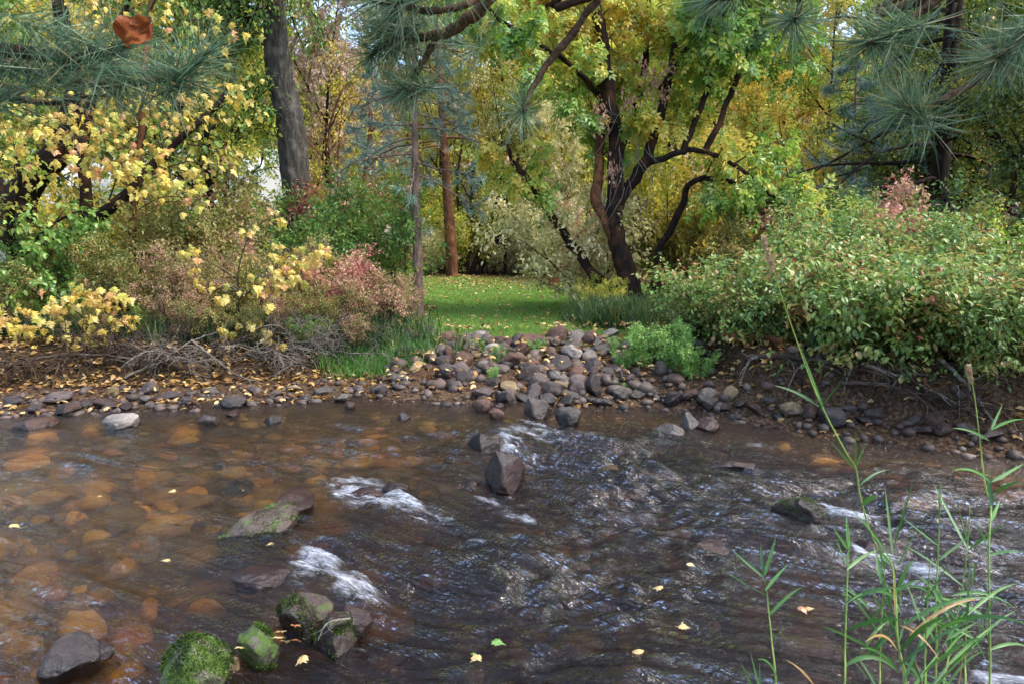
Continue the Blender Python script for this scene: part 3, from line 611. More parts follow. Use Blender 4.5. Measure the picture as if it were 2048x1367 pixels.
def moss_fuzz(o, n, seed, thr=.0):
    rng = np.random.default_rng(seed); me = o.data; v = np.zeros(len(me.vertices) * 3, np.float32); me.vertices.foreach_get('co', v); v = v.reshape(-1, 3); nn = np.zeros(len(me.vertices) * 3, np.float32); me.vertices.foreach_get('normal', nn); nn = nn.reshape(-1, 3)
    bpy.context.view_layer.update(); Mw = np.array(o.matrix_world); Mi = np.linalg.inv(Mw); w = v @ Mw[:3, :3].T + Mw[:3, 3]; wn_ = nn @ Mi[:3, :3]; wn_ /= np.linalg.norm(wn_, axis=1)[:, None]
    ok = np.where((wn_[:, 2] > -.2) & (pn(w * 9 + seed) + .25 * wn_[:, 2] > thr) & (w[:, 2] > -.1))[0]
    if len(ok) == 0: return
    k = rng.choice(ok, n); P = w[k] + rng.normal(size=(n, 3)) * .006; d_ = wn_[k] + rng.normal(size=(n, 3)) * .5; d_ /= np.linalg.norm(d_, axis=1)[:, None]; sd = np.cross(d_, rng.normal(size=(n, 3))); sd /= np.linalg.norm(sd, axis=1)[:, None]; L_ = rng.uniform(.004, .012, (n, 1))
    V_ = np.stack([P - sd * .003, P + sd * .003, P + d_ * L_], 1).reshape(-1, 3); V_ = (V_ - Mw[:3, 3]) @ Mi[:3, :3].T; mb = MB(); mb.add(V_, np.arange(n * 3).reshape(-1, 3), np.repeat(np.clip(.45 + .5 * pn(P * 14) + rng.normal(size=n) * .15, 0, 1), 3)); mb.build('moss', 'mossleaf', o, False, kind='stuff')
M['mossleaf'] = leaf_mat('moss', ['#161e0a', '#2c3e14', '#486420', '#748e34'], .3, .02)
for k, o in enumerate([q for q in list(COL.objects) if q.name.startswith('boulder') and q.material_slots[0].material in (M['r_moss'], M['r_moss2'])]):
    big = 'bright green moss' in o['label'] and 'covered' in o['label']; moss_fuzz(o, 6000 if big else 2200, k, .05 if big else .22)
# amber stones lying under the clear water on the left
rng = np.random.default_rng(5); k = 0
SUB = [(260, 1042, 92, 44), (180, 1110, 84, 36), (60, 935, 90, 26), (185, 878, 66, 16), (90, 882, 60, 16), (440, 905, 70, 20), (300, 960, 70, 22), (200, 985, 70, 20), (130, 955, 60, 20), (395, 1000, 60, 26), (300, 1230, 50, 26), (250, 1150, 60, 26), (30, 1010, 60, 30), (420, 1230, 90, 36),
       (360, 880, 70, 16), (60, 1110, 50, 30), (300, 1105, 60, 26), (150, 1050, 60, 26), (330, 1020, 50, 20), (480, 1010, 50, 20), (80, 1180, 60, 26), (200, 1210, 60, 30), (1180, 965, 60, 22), (1280, 930, 70, 18), (1400, 1010, 60, 22), (1250, 1250, 80, 40), (1130, 900, 50, 14), (1000, 1130, 70, 26), (880, 1200, 70, 30), (1350, 985, 50, 20), (620, 960, 60, 18), (700, 910, 50, 16), (860, 900, 60, 16)]
for x, y, w, h in SUB:
    P = hit(x, y); D = P[1]; o = rock('submerged_stone', (P[0], P[1], P[2] + .03), (w * D / F * .5, w * D / F * .42, .05 + .02 * rng.uniform()), (rng.uniform(-.2, .2), rng.uniform(-.2, .2), rng.uniform(0, 3)), 'r_amber' if x < 560 else 'r_wet',
         'amber stone lying under the clear smooth water' if x < 560 else 'dark red stone lying under the broken water', 'stone', 'stones under the stream')
# loose cobbles covering the bed, gravel of the bar
def scatter_pebbles(n, xr, yr, smin, smax, seed, accept, sub=1, flat=.6, under=False):
    rng = np.random.default_rng(seed); bm_ = bmesh.new(); bmesh.ops.create_icosphere(bm_, subdivisions=sub, radius=1)
    b = np.array([q.co[:] for q in bm_.verts]); f = np.array([[a.index for a in q.verts] for q in bm_.faces]); bm_.free()
    x = rng.uniform(*xr, n); y = rng.uniform(*yr, n); k = accept(x, y, rng); x, y = x[k], y[k]; n = len(x)
    s = smin * (smax / smin) ** (rng.uniform(0, 1, n) ** 1.8); an = rng.uniform(0, 6.28, n); asp = rng.uniform(.6, 1, n)
    if under: s = np.minimum(s, np.maximum(.012, (water_level(x, y) - terrain(x, y) - .035) / (flat * 1.5)))
    v = b[None] * (1 + .22 * rng.normal(size=(n, len(b), 1)) * (.5 if sub > 1 else .55)) * np.stack([s, s * asp, s * flat * rng.uniform(.6, 1.1, n)], 1)[:, None]
    ca, sa = np.cos(an)[:, None], np.sin(an)[:, None]
    v = np.stack([v[..., 0] * ca - v[..., 1] * sa, v[..., 0] * sa + v[..., 1] * ca, v[..., 2]], -1)
    v += np.stack([x, y, terrain(x, y) + s * flat * .35], 1)[:, None]
    mb = MB(); mb.add(v.reshape(-1, 3), (np.arange(n)[:, None, None] * len(b) + f[None]).reshape(-1, 3), np.repeat(rng.uniform(0, 1, n), len(b))); return mb
def pebble_mat(name, cols, rough=.7):
    t = NT(name); c = t.ramp(t.attr('rnd'), [(i / (len(cols) - 1), lin(h)) for i, h in enumerate(cols)])
    n = t.noise(30, 4, .65, t.n('ShaderNodeTexCoord').outputs['Object']); c = t.mix(t.math('MULTIPLY', n, .7), c, t.mix(1.0, c, (.4, .38, .36), 'MULTIPLY'))
    p = t.n('ShaderNodeBsdfPrincipled'); t.l(c, p.inputs['Base Color']); p.inputs['Roughness'].default_value = rough; t.l(p.outputs[0], t.out.inputs[0]); M[name] = t.m
pebble_mat('bed cobble', ['#3c3220', '#84682c', '#b89040', '#945c30', '#646030', '#c8a04c'])
pebble_mat('bar gravel', ['#2c231e', '#4a3c33', '#5c5049', '#624c3e', '#382d29', '#6e635a'])
dist = lambda x, y: y - np.interp(x, EX, EY)
o = scatter_pebbles(3000, (-9.5, 9), (1.6, 9), .05, .19, 31, lambda x, y, r: dist(x, y) < -.1, 2, .45, True).build('riverbed_cobbles', 'bed cobble', None, True, kind='stuff'); tag(o, 'brown and amber cobbles covering the stream bed under the water', 'cobbles')
o = scatter_pebbles(11000, (-9, 8), (5.2, 10), .014, .085, 32, lambda x, y, r: (dist(x, y) > -.12) & (dist(x, y) < np.where((x > -1.7) & (x < 2.5), .75, .95) * (.4 + .6 * r.uniform(0, 1, len(x)))), 1, .7).build('bank_gravel', 'bar gravel', None, True, kind='stuff'); tag(o, 'small mixed gravel along the far water edge', 'gravel')
o = scatter_pebbles(350, (-1.6, 2.6), (7.6, 10), .05, .12, 33, lambda x, y, r: (dist(x, y) > .1) & (dist(x, y) < 1.9), 2, .8).build('rubble_fill', 'bar gravel', None, True, kind='stuff'); tag(o, 'small stones filling gaps between the piled boulders', 'rubble')

# ================================================================== VEGETATION
def tz(x, y): return float(terrain(np.array([x]), np.array([y]))[0])
def tree_template(seed, H, n=(15, 8, 5), L=(.36, .15, .07), ang=(55, 45, 50), t0=.12, kind='simple', size=.11, per_m=34, r=.10, lean=0, up=.15, trop=.3, droop=.5, levels=(2, 3), flat=.6, tipshape=.55, stems=1, spread=.0, cl=.8, off=.05, r1=.05, base=.5):
    rng = np.random.default_rng(seed); br = []
    for k in range(stems):
        a = rng.uniform(0, 6.28); d0 = np.array([math.cos(a) * spread + lean, math.sin(a) * spread, 1.0]); h = H * rng.uniform(.75, 1.0) if stems > 1 else H
        pts = polyline(rng, np.array([rng.normal() * .1 * (stems > 1), rng.normal() * .1 * (stems > 1), -.15]), d0, h, 12, .05 + .04 * (stems > 1), .3)
        P = [dict(n=n[0], t0=t0, ang=ang[0], L=L[0] * h, r=r1, up=up, trop=trop, wig=.12, taper=tipshape, seg=6), dict(n=n[1], t0=.2, ang=ang[1], L=L[1] * h, r=.02, wig=.15, trop=-.1, seg=4), dict(n=n[2], t0=.15, ang=ang[2], L=L[2] * h, r=.008, wig=.15, trop=-.3, seg=3)]
        branch_out(rng, pts, np.linspace(r, r * .15, 13), 0, P[:len([q for q in n if q])], br)
    mx = max(b[2] for b in br)
    w1 = wood(br, [0], (10,)).mesh('trunk', True); w2 = wood(br, range(1, mx + 1)).mesh('branches', True)
    mb = MB(); leaves_on(mb, rng, br, levels, per_m, size, kind, droop, flat, off, cl, base=base)
    return w1, w2, mb.mesh('crown')
def plant(name, label, cat, T, loc, mats, scale=1.0, rz=None, group=None):
    root = thing(name, label, cat, loc, group); root.scale = (scale,) * 3 if np.isscalar(scale) else scale
    root.rotation_euler = (0, 0, random.uniform(0, 6.28) if rz is None else rz)
    for nm, me, mt in zip(('trunk', 'branches', 'crown') if cat != 'shrub' else ('stem', 'twigs', 'foliage'), T, (mats[0], mats[0], mats[1])):
        o = link(nm, me, mt, root)
        if nm in ('crown', 'foliage', 'branches', 'twigs'): o['kind'] = 'stuff'
    return root
random.seed(5)
# ---- background broadleaf trees and shrubs (shared templates)
BT = [tree_template(40, 10, size=.15, per_m=40), tree_template(41, 10, n=(13, 9, 5), ang=(45, 50, 50), lean=.1, size=.15, per_m=40), tree_template(42, 10, n=(18, 7, 5), L=(.3, .15, .07), ang=(65, 45, 50), size=.15, per_m=40, t0=.06), tree_template(43, 10, n=(12, 8, 5), L=(.42, .16, .07), up=.25, size=.15, per_m=38, stems=1)]
SPARSE = tree_template(44, 10, n=(12, 7, 4), L=(.34, .16, .08), size=.15, per_m=9)
ST = [tree_template(50 + i, 2.6, n=(8, 6, 0), L=(.42, .2, .1), ang=(40, 45, 50), t0=.15, size=.085, per_m=46, r=.018, r1=.01, stems=7, spread=.45, levels=(1, 2), up=.1, trop=-.1, cl=1.6, kind='simple', off=.05) for i in range(3)]
def bgtree(px, Y, H, mat, label, T=None, wx=1.0, bark='bark_dark', dz=0, group='trees behind the lawn', z=None):
    p = at(px, 500, Y); T = BT[random.randrange(4)] if T is None else T
    return plant('autumn_tree', label, 'tree', T, (p[0], Y, tz(p[0], Y) + dz if z is None else z), (bark, mat), (H / 10 * wx, H / 10 * wx, H / 10), group=group)
BG = [(520, 30, 11, 'lime', 'yellow green tree behind the furrowed trunk', 1.0), (-60, 24, 12, 'green', 'broad green tree beyond the yellow maple', 1.1), (180, 28, 13, 'gold', 'tall golden tree rising over the house', 1.1), (380, 24, 12, 'lime', 'yellow green tree between house and furrowed trunk', .9),
      (300, 36, 14, 'gold', 'far golden tree seen over the yellow maple', 1.0), (740, 34, 7, 'gold', 'low golden tree in front of the pink hillside', .9), (700, 24, 4.5, 'lime', 'small yellow green tree left of the slender pine', .8), (800, 40, 8, 'orange', 'orange tree far behind the slender pine', 1.0),
      (880, 27, 10, 'lime', 'yellow green tree behind the two pines', .8), (985, 30, 12, 'gold', 'bright golden tree behind the end of the lawn', 1.0), (1050, 25, 10.5, 'lime', 'lime yellow tree at the far lawn edge', .8), (960, 42, 14, 'lime', 'tall pale tree far behind the lawn', 1.0), (1130, 34, 12, 'lime', 'pale lime tree behind the forked boxelder', 1.0),
      (1230, 27, 11, 'lime', 'yellow green tree right behind the forked boxelder', .9), (1330, 24, 10, 'lime', 'pale lime tree filling the gap right of the boxelder trunk', .9), (1420, 30, 11, 'lime', 'yellow green tree behind the arching boxelder branch', .9), (1500, 24, 6.5, 'gold', 'small golden tree under the long arching branch', .9),
      (1600, 38, 8.5, 'orange', 'rounded orange tree below the silver spruce', 1.5), (1720, 34, 8.6, 'orange', 'rounded peach coloured tree beside the right pine', 1.4), (1660, 25, 5.0, 'gold', 'low golden tree under the orange trees', 1.2), (1790, 26, 7.0, 'lime', 'lime tree behind the right pine', 1.0), (1930, 24, 10, 'green', 'green tree behind the road', 1.0), (2060, 20, 9, 'lime', 'yellow flecked green tree over the road', .9), (2200, 24, 12, 'green', 'broad green tree past the road end', 1.0), (1500, 46, 13, 'lime', 'tall lime tree far behind the boxelder crown', 1.0),
      (1960, 15.5, 6.5, 'boxelder', 'green and yellow tree right of the large pine', .9), (2090, 14.5, 7, 'green', 'green tree over the outer dogwoods', 1.0), (1780, 19, 6, 'green', 'green tree low behind the large pine', 1.0), (1880, 21, 9, 'boxelder', 'tall mixed green tree behind the large pine', 1.0), (-120, 15, 9, 'green', 'dark green tree at the outer left bank', 1.0), (60, 18, 9, 'lime', 'yellowish tree behind the dark maple trunk', 1.0), (620, 42, 9, 'lime', 'far pale tree left of the thin trees', 1.0), (460, 19, 8, 'lime', 'lime tree behind the alder', .9), (1960, 38, 15, 'lime', 'tall far tree over the road', 1.0), (1840, 44, 14, 'gold', 'golden far tree beside the large pine', 1.0), (2160, 33, 14, 'gold', 'golden far tree beyond the road end', 1.0), (820, 30, 6, 'lime', 'low lime tree behind the slender pine', 1.0), (660, 33, 13, 'pinkfar', 'tall pinkish tree between cottonwood and young pine', .9), (600, 36, 14, 'lime', 'lime tree just right of the furrowed trunk', .9), (1640, 31, 12.5, 'lime', 'tall lime tree between boxelder and right pine', .8), (1560, 33, 12, 'gold', 'tall golden tree right of the boxelder crown', .8), (1330, 40, 17, 'lime', 'very tall lime tree over the boxelder crown', 1.0)]
for px, Y, H, mat, lab, wx in BG: bgtree(px, Y, H, mat, lab, None, wx)
FAR = ['gold', 'lime', 'lime', 'gold', 'lime', 'pinkfar', 'pinkfar', 'pinkfar', 'lime', 'gold', 'lime', 'gold', 'lime', 'lime', 'pinkfar', 'pinkfar', 'lime', 'gold', 'lime', 'green', 'lime']
FARWHERE = ['past the outer left maple limb', 'behind the green maple', 'behind the dark maple trunk', 'over the house roof', 'over the house end', 'behind the alder', 'seen left of the furrowed trunk', 'seen right of the furrowed trunk', 'behind the young blue pine', 'behind the slender pine', 'behind the reddish pine', 'behind the dark stem clump', 'behind the pale shrubs', 'behind the boxelder fork', 'behind the boxelder arching branch', 'beside the silver spruces', 'behind the rounded orange tree', 'behind the peach coloured tree', 'behind the large right pine', 'over the road', 'past the road end']
for k_, m_ in enumerate(FAR):
    px = -60 + k_ * 110; low = m_ == 'pinkfar'; bgtree(px, (46 if low else 38) + (k_ * 5) % 9, 13.0 if low else 17, m_, {'pinkfar': 'hazy pink', 'gold': 'tall golden', 'lime': 'tall yellow green', 'green': 'tall green'}[m_] + ' far tree ' + FARWHERE[k_], None, 1.0, 'bark_red', 0, 'far row of trees')
FT = [tree_template(46 + i, 7, n=(16, 9, 6), L=(.34, .16, .08), size=.085, per_m=42, r=.08, t0=.15, cl=1.2, droop=.7) for i in range(2)]
for k_, (px, Y, H, lab) in enumerate([(1985, 11.6, 6.2, 'fine leaved green tree with yellow flecks right of the large pine'), (2130, 11, 6.5, 'fine leaved tree over the outer end of the shrub bank'), (1790, 15.5, 5.5, 'fine leaved green tree between the pines'), (1925, 14.5, 7.5, 'tall fine leaved tree wrapping the large pine')]):
    p = at(px, 500, Y); plant('flecked_tree', lab, 'tree', FT[k_ % 2], (p[0], Y, tz(p[0], Y)), ('bark_dark', 'fleck'), H / 7)
bgtree(680, 21, 6.5, 'gold', 'thin half bare tree with upright twigs before the hillside', SPARSE, .8, 'bark_red'); bgtree(1010, 24, 7, 'pale', 'thin pale leaved tree at the lawn end', SPARSE, .8)
bgtree(1120, 23, 5.5, 'pale', 'small pale leaved tree left of the leaning red trunk', BT[0], .9); bgtree(1570, 21, 5, 'boxelder', 'half bare green tree with thin twigs right of the boxelder', SPARSE, 1.2)
# shrubs: (px, Y, height, material, label, twig colour)
SH = [(895, 25, 3.4, 'lime', 'tall yellow green shrub behind the reddish pine'), (965, 25.5, 3.6, 'pale', 'tall cream shrub behind the dark stem clump'), (1035, 25.2, 3.4, 'lime', 'tall lime shrub closing the end of the lawn'), (1100, 25, 3.2, 'pale', 'tall pale shrub behind the leaning red trunk'), (870, 23.5, 1.9, 'pale', 'pale leaved shrub at the foot of the reddish pine'), (930, 24, 2.6, 'lime', 'yellowish shrub under the dark stems at the lawn end'), (1000, 24, 2.4, 'pale', 'cream leaved shrub at the lawn end'), (1065, 23.5, 2.8, 'pale', 'cream and brown shrub at the lawn end'), (1120, 22, 2.2, 'pale', 'pale tan shrub beside the leaning red trunk'), (1165, 20.5, 2.4, 'dullpink', 'faded shrub right of the leaning red trunk'),
      (1205, 12.9, 2.6, 'pale', 'bright cream leaved shrub left of the boxelder trunk'), (1330, 13.5, 3.0, 'lime', 'yellow green shrub right of the boxelder trunk'), (1390, 12.5, 2.2, 'dull', 'tawny shrub under the arching branch'), (1440, 13, 3.0, 'gold', 'golden shrub under the arching branch'), (1480, 11.5, 1.7, 'dull', 'brown green shrub at the edge of the green shrub bank'),
      (650, 12.5, 1.6, 'dull', 'olive shrub at the foot of the furrowed trunk'), (700, 11.5, 1.9, 'green', 'green shrub left of the slender pine'), (770, 11.8, 2.2, 'green', 'leafy green shrub against the slender pine'), (760, 13.5, 2.8, 'redleaf', 'red leaved shrub behind the slender pine'), (535, 14.4, 2.6, 'dull', 'tangled olive shrub left of the furrowed trunk'), (480, 12.5, 2.6, 'redleaf', 'dark red shrub left of the furrowed trunk'), (420, 10.6, 2.0, 'dull', 'dull brown shrub behind the yellow sapling'), (350, 11.5, 2.6, 'green', 'green shrub behind the pink shrubs'), (300, 10.2, 1.9, 'dull', 'olive and brown shrub beside the bank maple'),
      (520, 9.9, 1.5, 'dullpink', 'pinkish shrub behind the yellow sapling'), (600, 10.0, 1.4, 'dull', 'russet shrub right of the yellow sapling'), (660, 9.3, 1.15, 'pinkleaf', 'low pink leaved shrub over the dead brush'), (735, 9.3, 1.05, 'dullpink', 'low pink and tan shrub by the slender pine foot'), (790, 9.5, .8, 'dullpink', 'small pink shrub at the lawn corner'), (330, 8.85, .8, 'dullpink', 'low rusty twiggy shrub beside the bank maple'), (410, 8.8, .75, 'dull', 'low brown twiggy shrub under the sapling'), (560, 8.8, .7, 'dullpink', 'low pinkish twiggy shrub below the sapling leaves'), (640, 8.9, .75, 'dull', 'low olive shrub among the grey brush'), (20, 8.9, .8, 'dull', 'low olive shrub beneath the bank maple'), (500, 8.55, .5, 'dull', 'knee high brown shrub at the gravel edge below the sapling'), (370, 8.55, .5, 'dullpink', 'knee high rusty shrub at the gravel edge'), (280, 8.6, .55, 'green', 'knee high green shrub at the gravel edge'), (180, 8.6, .5, 'dull', 'knee high olive shrub behind the long bar branch'), (700, 8.7, .5, 'dullpink', 'knee high pinkish shrub at the rock pile end'), (610, 8.6, .45, 'green', 'knee high green shrub among grey twigs'), (450, 9.1, 1.1, 'dull', 'brown tangled shrub on the left bank'), (370, 9.2, 1.2, 'dullpink', 'rusty shrub on the left bank'), (250, 9.2, 1.3, 'dull', 'olive shrub under the yellow maple'), (120, 9.8, 1.5, 'green', 'dark green shrub under the green maple'), (20, 9.6, 1.6, 'dull', 'olive shrub under the dark maple trunk'), (200, 12, 2.4, 'gold', 'golden shrub in front of the house'), (160, 15, 2.2, 'green', 'green shrub by the house post')]
for px, Y, H, mat, lab in SH:
    p = at(px, 500, Y); plant('shrub', lab, 'shrub', ST[random.randrange(3)], (p[0], Y, tz(p[0], Y)), ('twig', mat), H / 2.9 * (1.15 if Y < 11 else 1.25), group='shrubs of the far bank')
# ---- dogwood shrub bank on the right
DT = [tree_template(60 + i, 2.0, n=(9, 7, 0), L=(.5, .24, .1), ang=(45, 50, 50), t0=.12, size=.088, per_m=25, r=.014, r1=.008, stems=11, spread=.75, levels=(1, 2), up=.1, trop=-.4, cl=2.2, kind='oval', off=.045, droop=.55, flat=.75) for i in range(3)]
DW = [(1500, 8.85, 1.6, 'sprawling green dogwood at the start of the shrub bank'), (1580, 8.35, 1.75, 'green dogwood above the tangled roots'), (1660, 7.95, 1.9, 'tall green dogwood in the shrub bank'), (1745, 7.55, 1.9, 'glossy green dogwood over the dark undercut'), (1830, 7.25, 1.8, 'dense green dogwood over the driftwood'), (1920, 6.95, 1.6, 'leafy dogwood leaning over the driftwood'), (2010, 6.65, 1.5, 'dogwood at the water side by the reeds'), (2100, 6.45, 1.5, 'outer dogwood of the shrub bank'), (2200, 6.35, 1.6, 'last dogwood of the shrub bank'),
      (1620, 9.75, 2.1, 'dogwood behind the front row'), (1720, 9.25, 2.2, 'taller dogwood behind the glossy one'), (1820, 8.95, 2.2, 'tall dogwood below the right pine'), (1920, 8.65, 1.9, 'dogwood on the slope below the road'), (2030, 8.25, 1.8, 'dogwood near the road edge'), (2140, 8.05, 1.8, 'dogwood outside the bend')]
for i, (px, Y, H, lab) in enumerate(DW):
    p = at(px, 500, Y); plant('dogwood_shrub', lab, 'shrub', DT[i % 3], (p[0], Y, tz(p[0], Y) - .05), ('twig', 'dogwood'), (H / 2.45 * random.uniform(1.0, 1.35), H / 2.45 * random.uniform(.9, 1.2), H / 2.5 * random.uniform(.8, 1.15)), group='dogwoods of the right bank')
for i, (px, Y, lab) in enumerate([(1500, 8.5, 'low dogwood sprawl beside the fallen log'), (1590, 8.1, 'low dogwood spray over the dark root'), (1680, 7.75, 'low dogwood spray over the long driftwood'), (1780, 7.4, 'low dogwood spray hiding the undercut'), (1880, 7.1, 'low dogwood spray above the pale stick'), (1980, 6.85, 'low dogwood spray touching the outer driftwood'), (2080, 6.7, 'low dogwood spray past the outer driftwood')]):
    p = at(px, 500, Y); plant('dogwood_shrub', lab, 'shrub', DT[(i + 1) % 3], (p[0], Y, tz(p[0], Y) - .02), ('twig', 'dogwood'), (.5, .42, .40), group='dogwoods of the right bank')
for px, Y, H, m_, lab in [(1530, 10.4, 2.2, 'dull', 'tawny shrub at the left end behind the dogwoods'), (1590, 11.0, 2.7, 'boxelder', 'yellow green shrub rising behind the dogwoods'), (1680, 11.2, 2.9, 'fleck', 'dark green shrub rising behind the dogwoods'), (1770, 11.4, 3.0, 'dogwood', 'tall arching shrub left of the large pine'), (1900, 10.6, 2.6, 'fleck', 'fine leaved shrub right of the pine foot'), (1985, 10.2, 2.3, 'boxelder', 'yellow green shrub near the road'), (1640, 9.2, 2.3, 'dogwood', 'arching dogwood shoot standing above its row'), (1800, 8.6, 2.3, 'dogwood', 'second arching dogwood shoot above its row')]:
    p = at(px, 500, Y); plant('shrub', lab, 'shrub', ST[(px // 10) % 3], (p[0], Y, tz(p[0], Y)), ('twig', m_), H / 3.5, group='shrubs of the far bank')
for px, Y, H, lab in [(1730, 10.6, 2.5, 'coral leaved shrub poking above the dogwoods'), (1830, 10.8, 2.6, 'rusty pink shrub below the right pine')]:
    p = at(px, 500, Y); plant('shrub', lab, 'shrub', ST[1], (p[0], Y, tz(p[0], Y)), ('twig', 'pinkleaf'), H / 2.9, group='shrubs of the far bank')
# ---- pale green herbs at the right side of the rock pile, small ones among the rocks
HT = tree_template(70, .8, n=(9, 4, 0), L=(.3, .14, .1), ang=(40, 45, 50), t0=.15, size=.04, per_m=110, r=.006, r1=.003, stems=9, spread=.35, levels=(1, 2), up=.2, trop=.1, cl=3, off=.015)
for px, py, H, lab in [(1290, 725, .62, 'tall pale green herb clump beside the rock pile'), (1340, 735, .7, 'bushy pale green herb right of the rock pile'), (1375, 745, .5, 'low green herb next to the roots'), (1245, 735, .3, 'small green weed at the pile edge'), (1070, 705, .22, 'tiny green weed between red boulders'), (960, 700, .2, 'tiny weed near the lawn edge boulders'), (985, 760, .2, 'grassy green weed low in the rock pile'), (1225, 705, .25, 'small weed among pale grey boulders'), (1400, 755, .4, 'low green herb at the foot of the bank')]:
    P = hit(px, py); plant('herb', lab, 'plant', HT, (P[0], P[1], P[2]), ('cane', 'herb'), H / .8, group='green herbs by the rock pile')

# ---- furrowed cottonwood trunk
rng = np.random.default_rng(11)
Yc = 13.5; base = at(603, 590, Yc); base[2] = tz(base[0], Yc) - .1
path = [base, at(603, 470, Yc), at(596, 400, Yc), at(588, 320, Yc), at(580, 240, Yc), at(565, 180, Yc), at(556, 130, Yc), at(550, 40, Yc), at(545, -100, Yc), at(560, -260, Yc), at(560, -420, Yc)]
pts = spline(path, 260); rad = np.interp(np.linspace(0, 1, 260), [0, .08, .3, .6, 1], [.36, .28, .25, .22, .12])
mb = MB(); sides = 56; tg = np.gradient(pts, axis=0); an = np.linspace(0, 2 * np.pi, sides, endpoint=False)
zz = np.arange(260)[:, None] * .035; q = np.stack([np.cos(an)[None] * 6 + 0 * zz, np.sin(an)[None] * 6 + 0 * zz, zz * 1.5 + 0 * an[None]], -1).reshape(-1, 3)
fur = (1 - 2 * np.abs(pn(q + pn(q * .7)[:, None] * .7))).reshape(260, sides); fur2 = pn(q * 2.6).reshape(260, sides)
rr = rad[:, None] * (1 + .13 * fur + .04 * fur2)
v = pts[:, None] + np.stack([np.cos(an)[None] * rr, np.sin(an)[None] * rr, 0 * rr], -1); i = np.arange(259)[:, None] * sides; j = np.arange(sides)[None]; j2 = (j + 1) % sides
A, B, C_, D_ = (i + j).ravel(), (i + j2).ravel(), (i + sides + j2).ravel(), (i + sides + j).ravel()
mb.add(v.reshape(-1, 3), np.concatenate([np.stack([A, B, C_], 1), np.stack([A, C_, D_], 1)]))
root = thing('cottonwood_tree', 'tall tree with thick furrowed grey trunk wrapped in green vine above', 'tree', base)
mb.build('trunk', 'bark_grey', root, True, base)
br = []
P1 = [dict(n=9, t0=.2, ang=55, L=1.3, r=.02, up=0, trop=-.5, wig=.18), dict(n=5, t0=.15, ang=50, L=.5, r=.008, trop=-.6, wig=.2, seg=4)]
for k in range(26):
    zi = int(np.interp(rng.uniform(0, 1), [0, 1], [172, 259])); p0 = pts[zi]; a = rng.uniform(0, 6.28); L = rng.uniform(.8, 1.9) * (1.0 + .8 * (zi > 215))
    lp = polyline(rng, p0, np.array([math.cos(a), math.sin(a), rng.uniform(.1, .7)]), L, 7, .15, -.3); branch_out(rng, lp, np.linspace(.04, .012, 8), 0, P1, br)
wood(br, range(3)).build('branches', 'bark_dark', root, True, base, 'stuff')
mb = MB(); leaves_on(mb, rng, br, (1, 2), 34, .085, 'simple', .7, .5, .05, 1.2); mb.build('crown', 'ivy', root, False, base, 'stuff')

# ---- green tree between maple and cottonwood
plant('alder_tree', 'small leaved green tree leaning left of the furrowed trunk', 'tree', tree_template(81, 6.5, n=(15, 9, 5), L=(.36, .17, .08), size=.085, per_m=40, r=.09, lean=.0, kind='simple', t0=.25), tuple(at(425, 500, 14.2)[:2]) + (.5,), ('bark_dark', 'green'), 1.0)
plant('alder_tree', 'yellow green young tree behind the yellow maple', 'tree', tree_template(82, 6.0, n=(13, 8, 5), L=(.36, .17, .08), size=.095, per_m=30, r=.07, kind='simple', t0=.25), tuple(at(330, 500, 13.5)[:2]) + (.55,), ('bark_dark', 'lime'), 1.1)

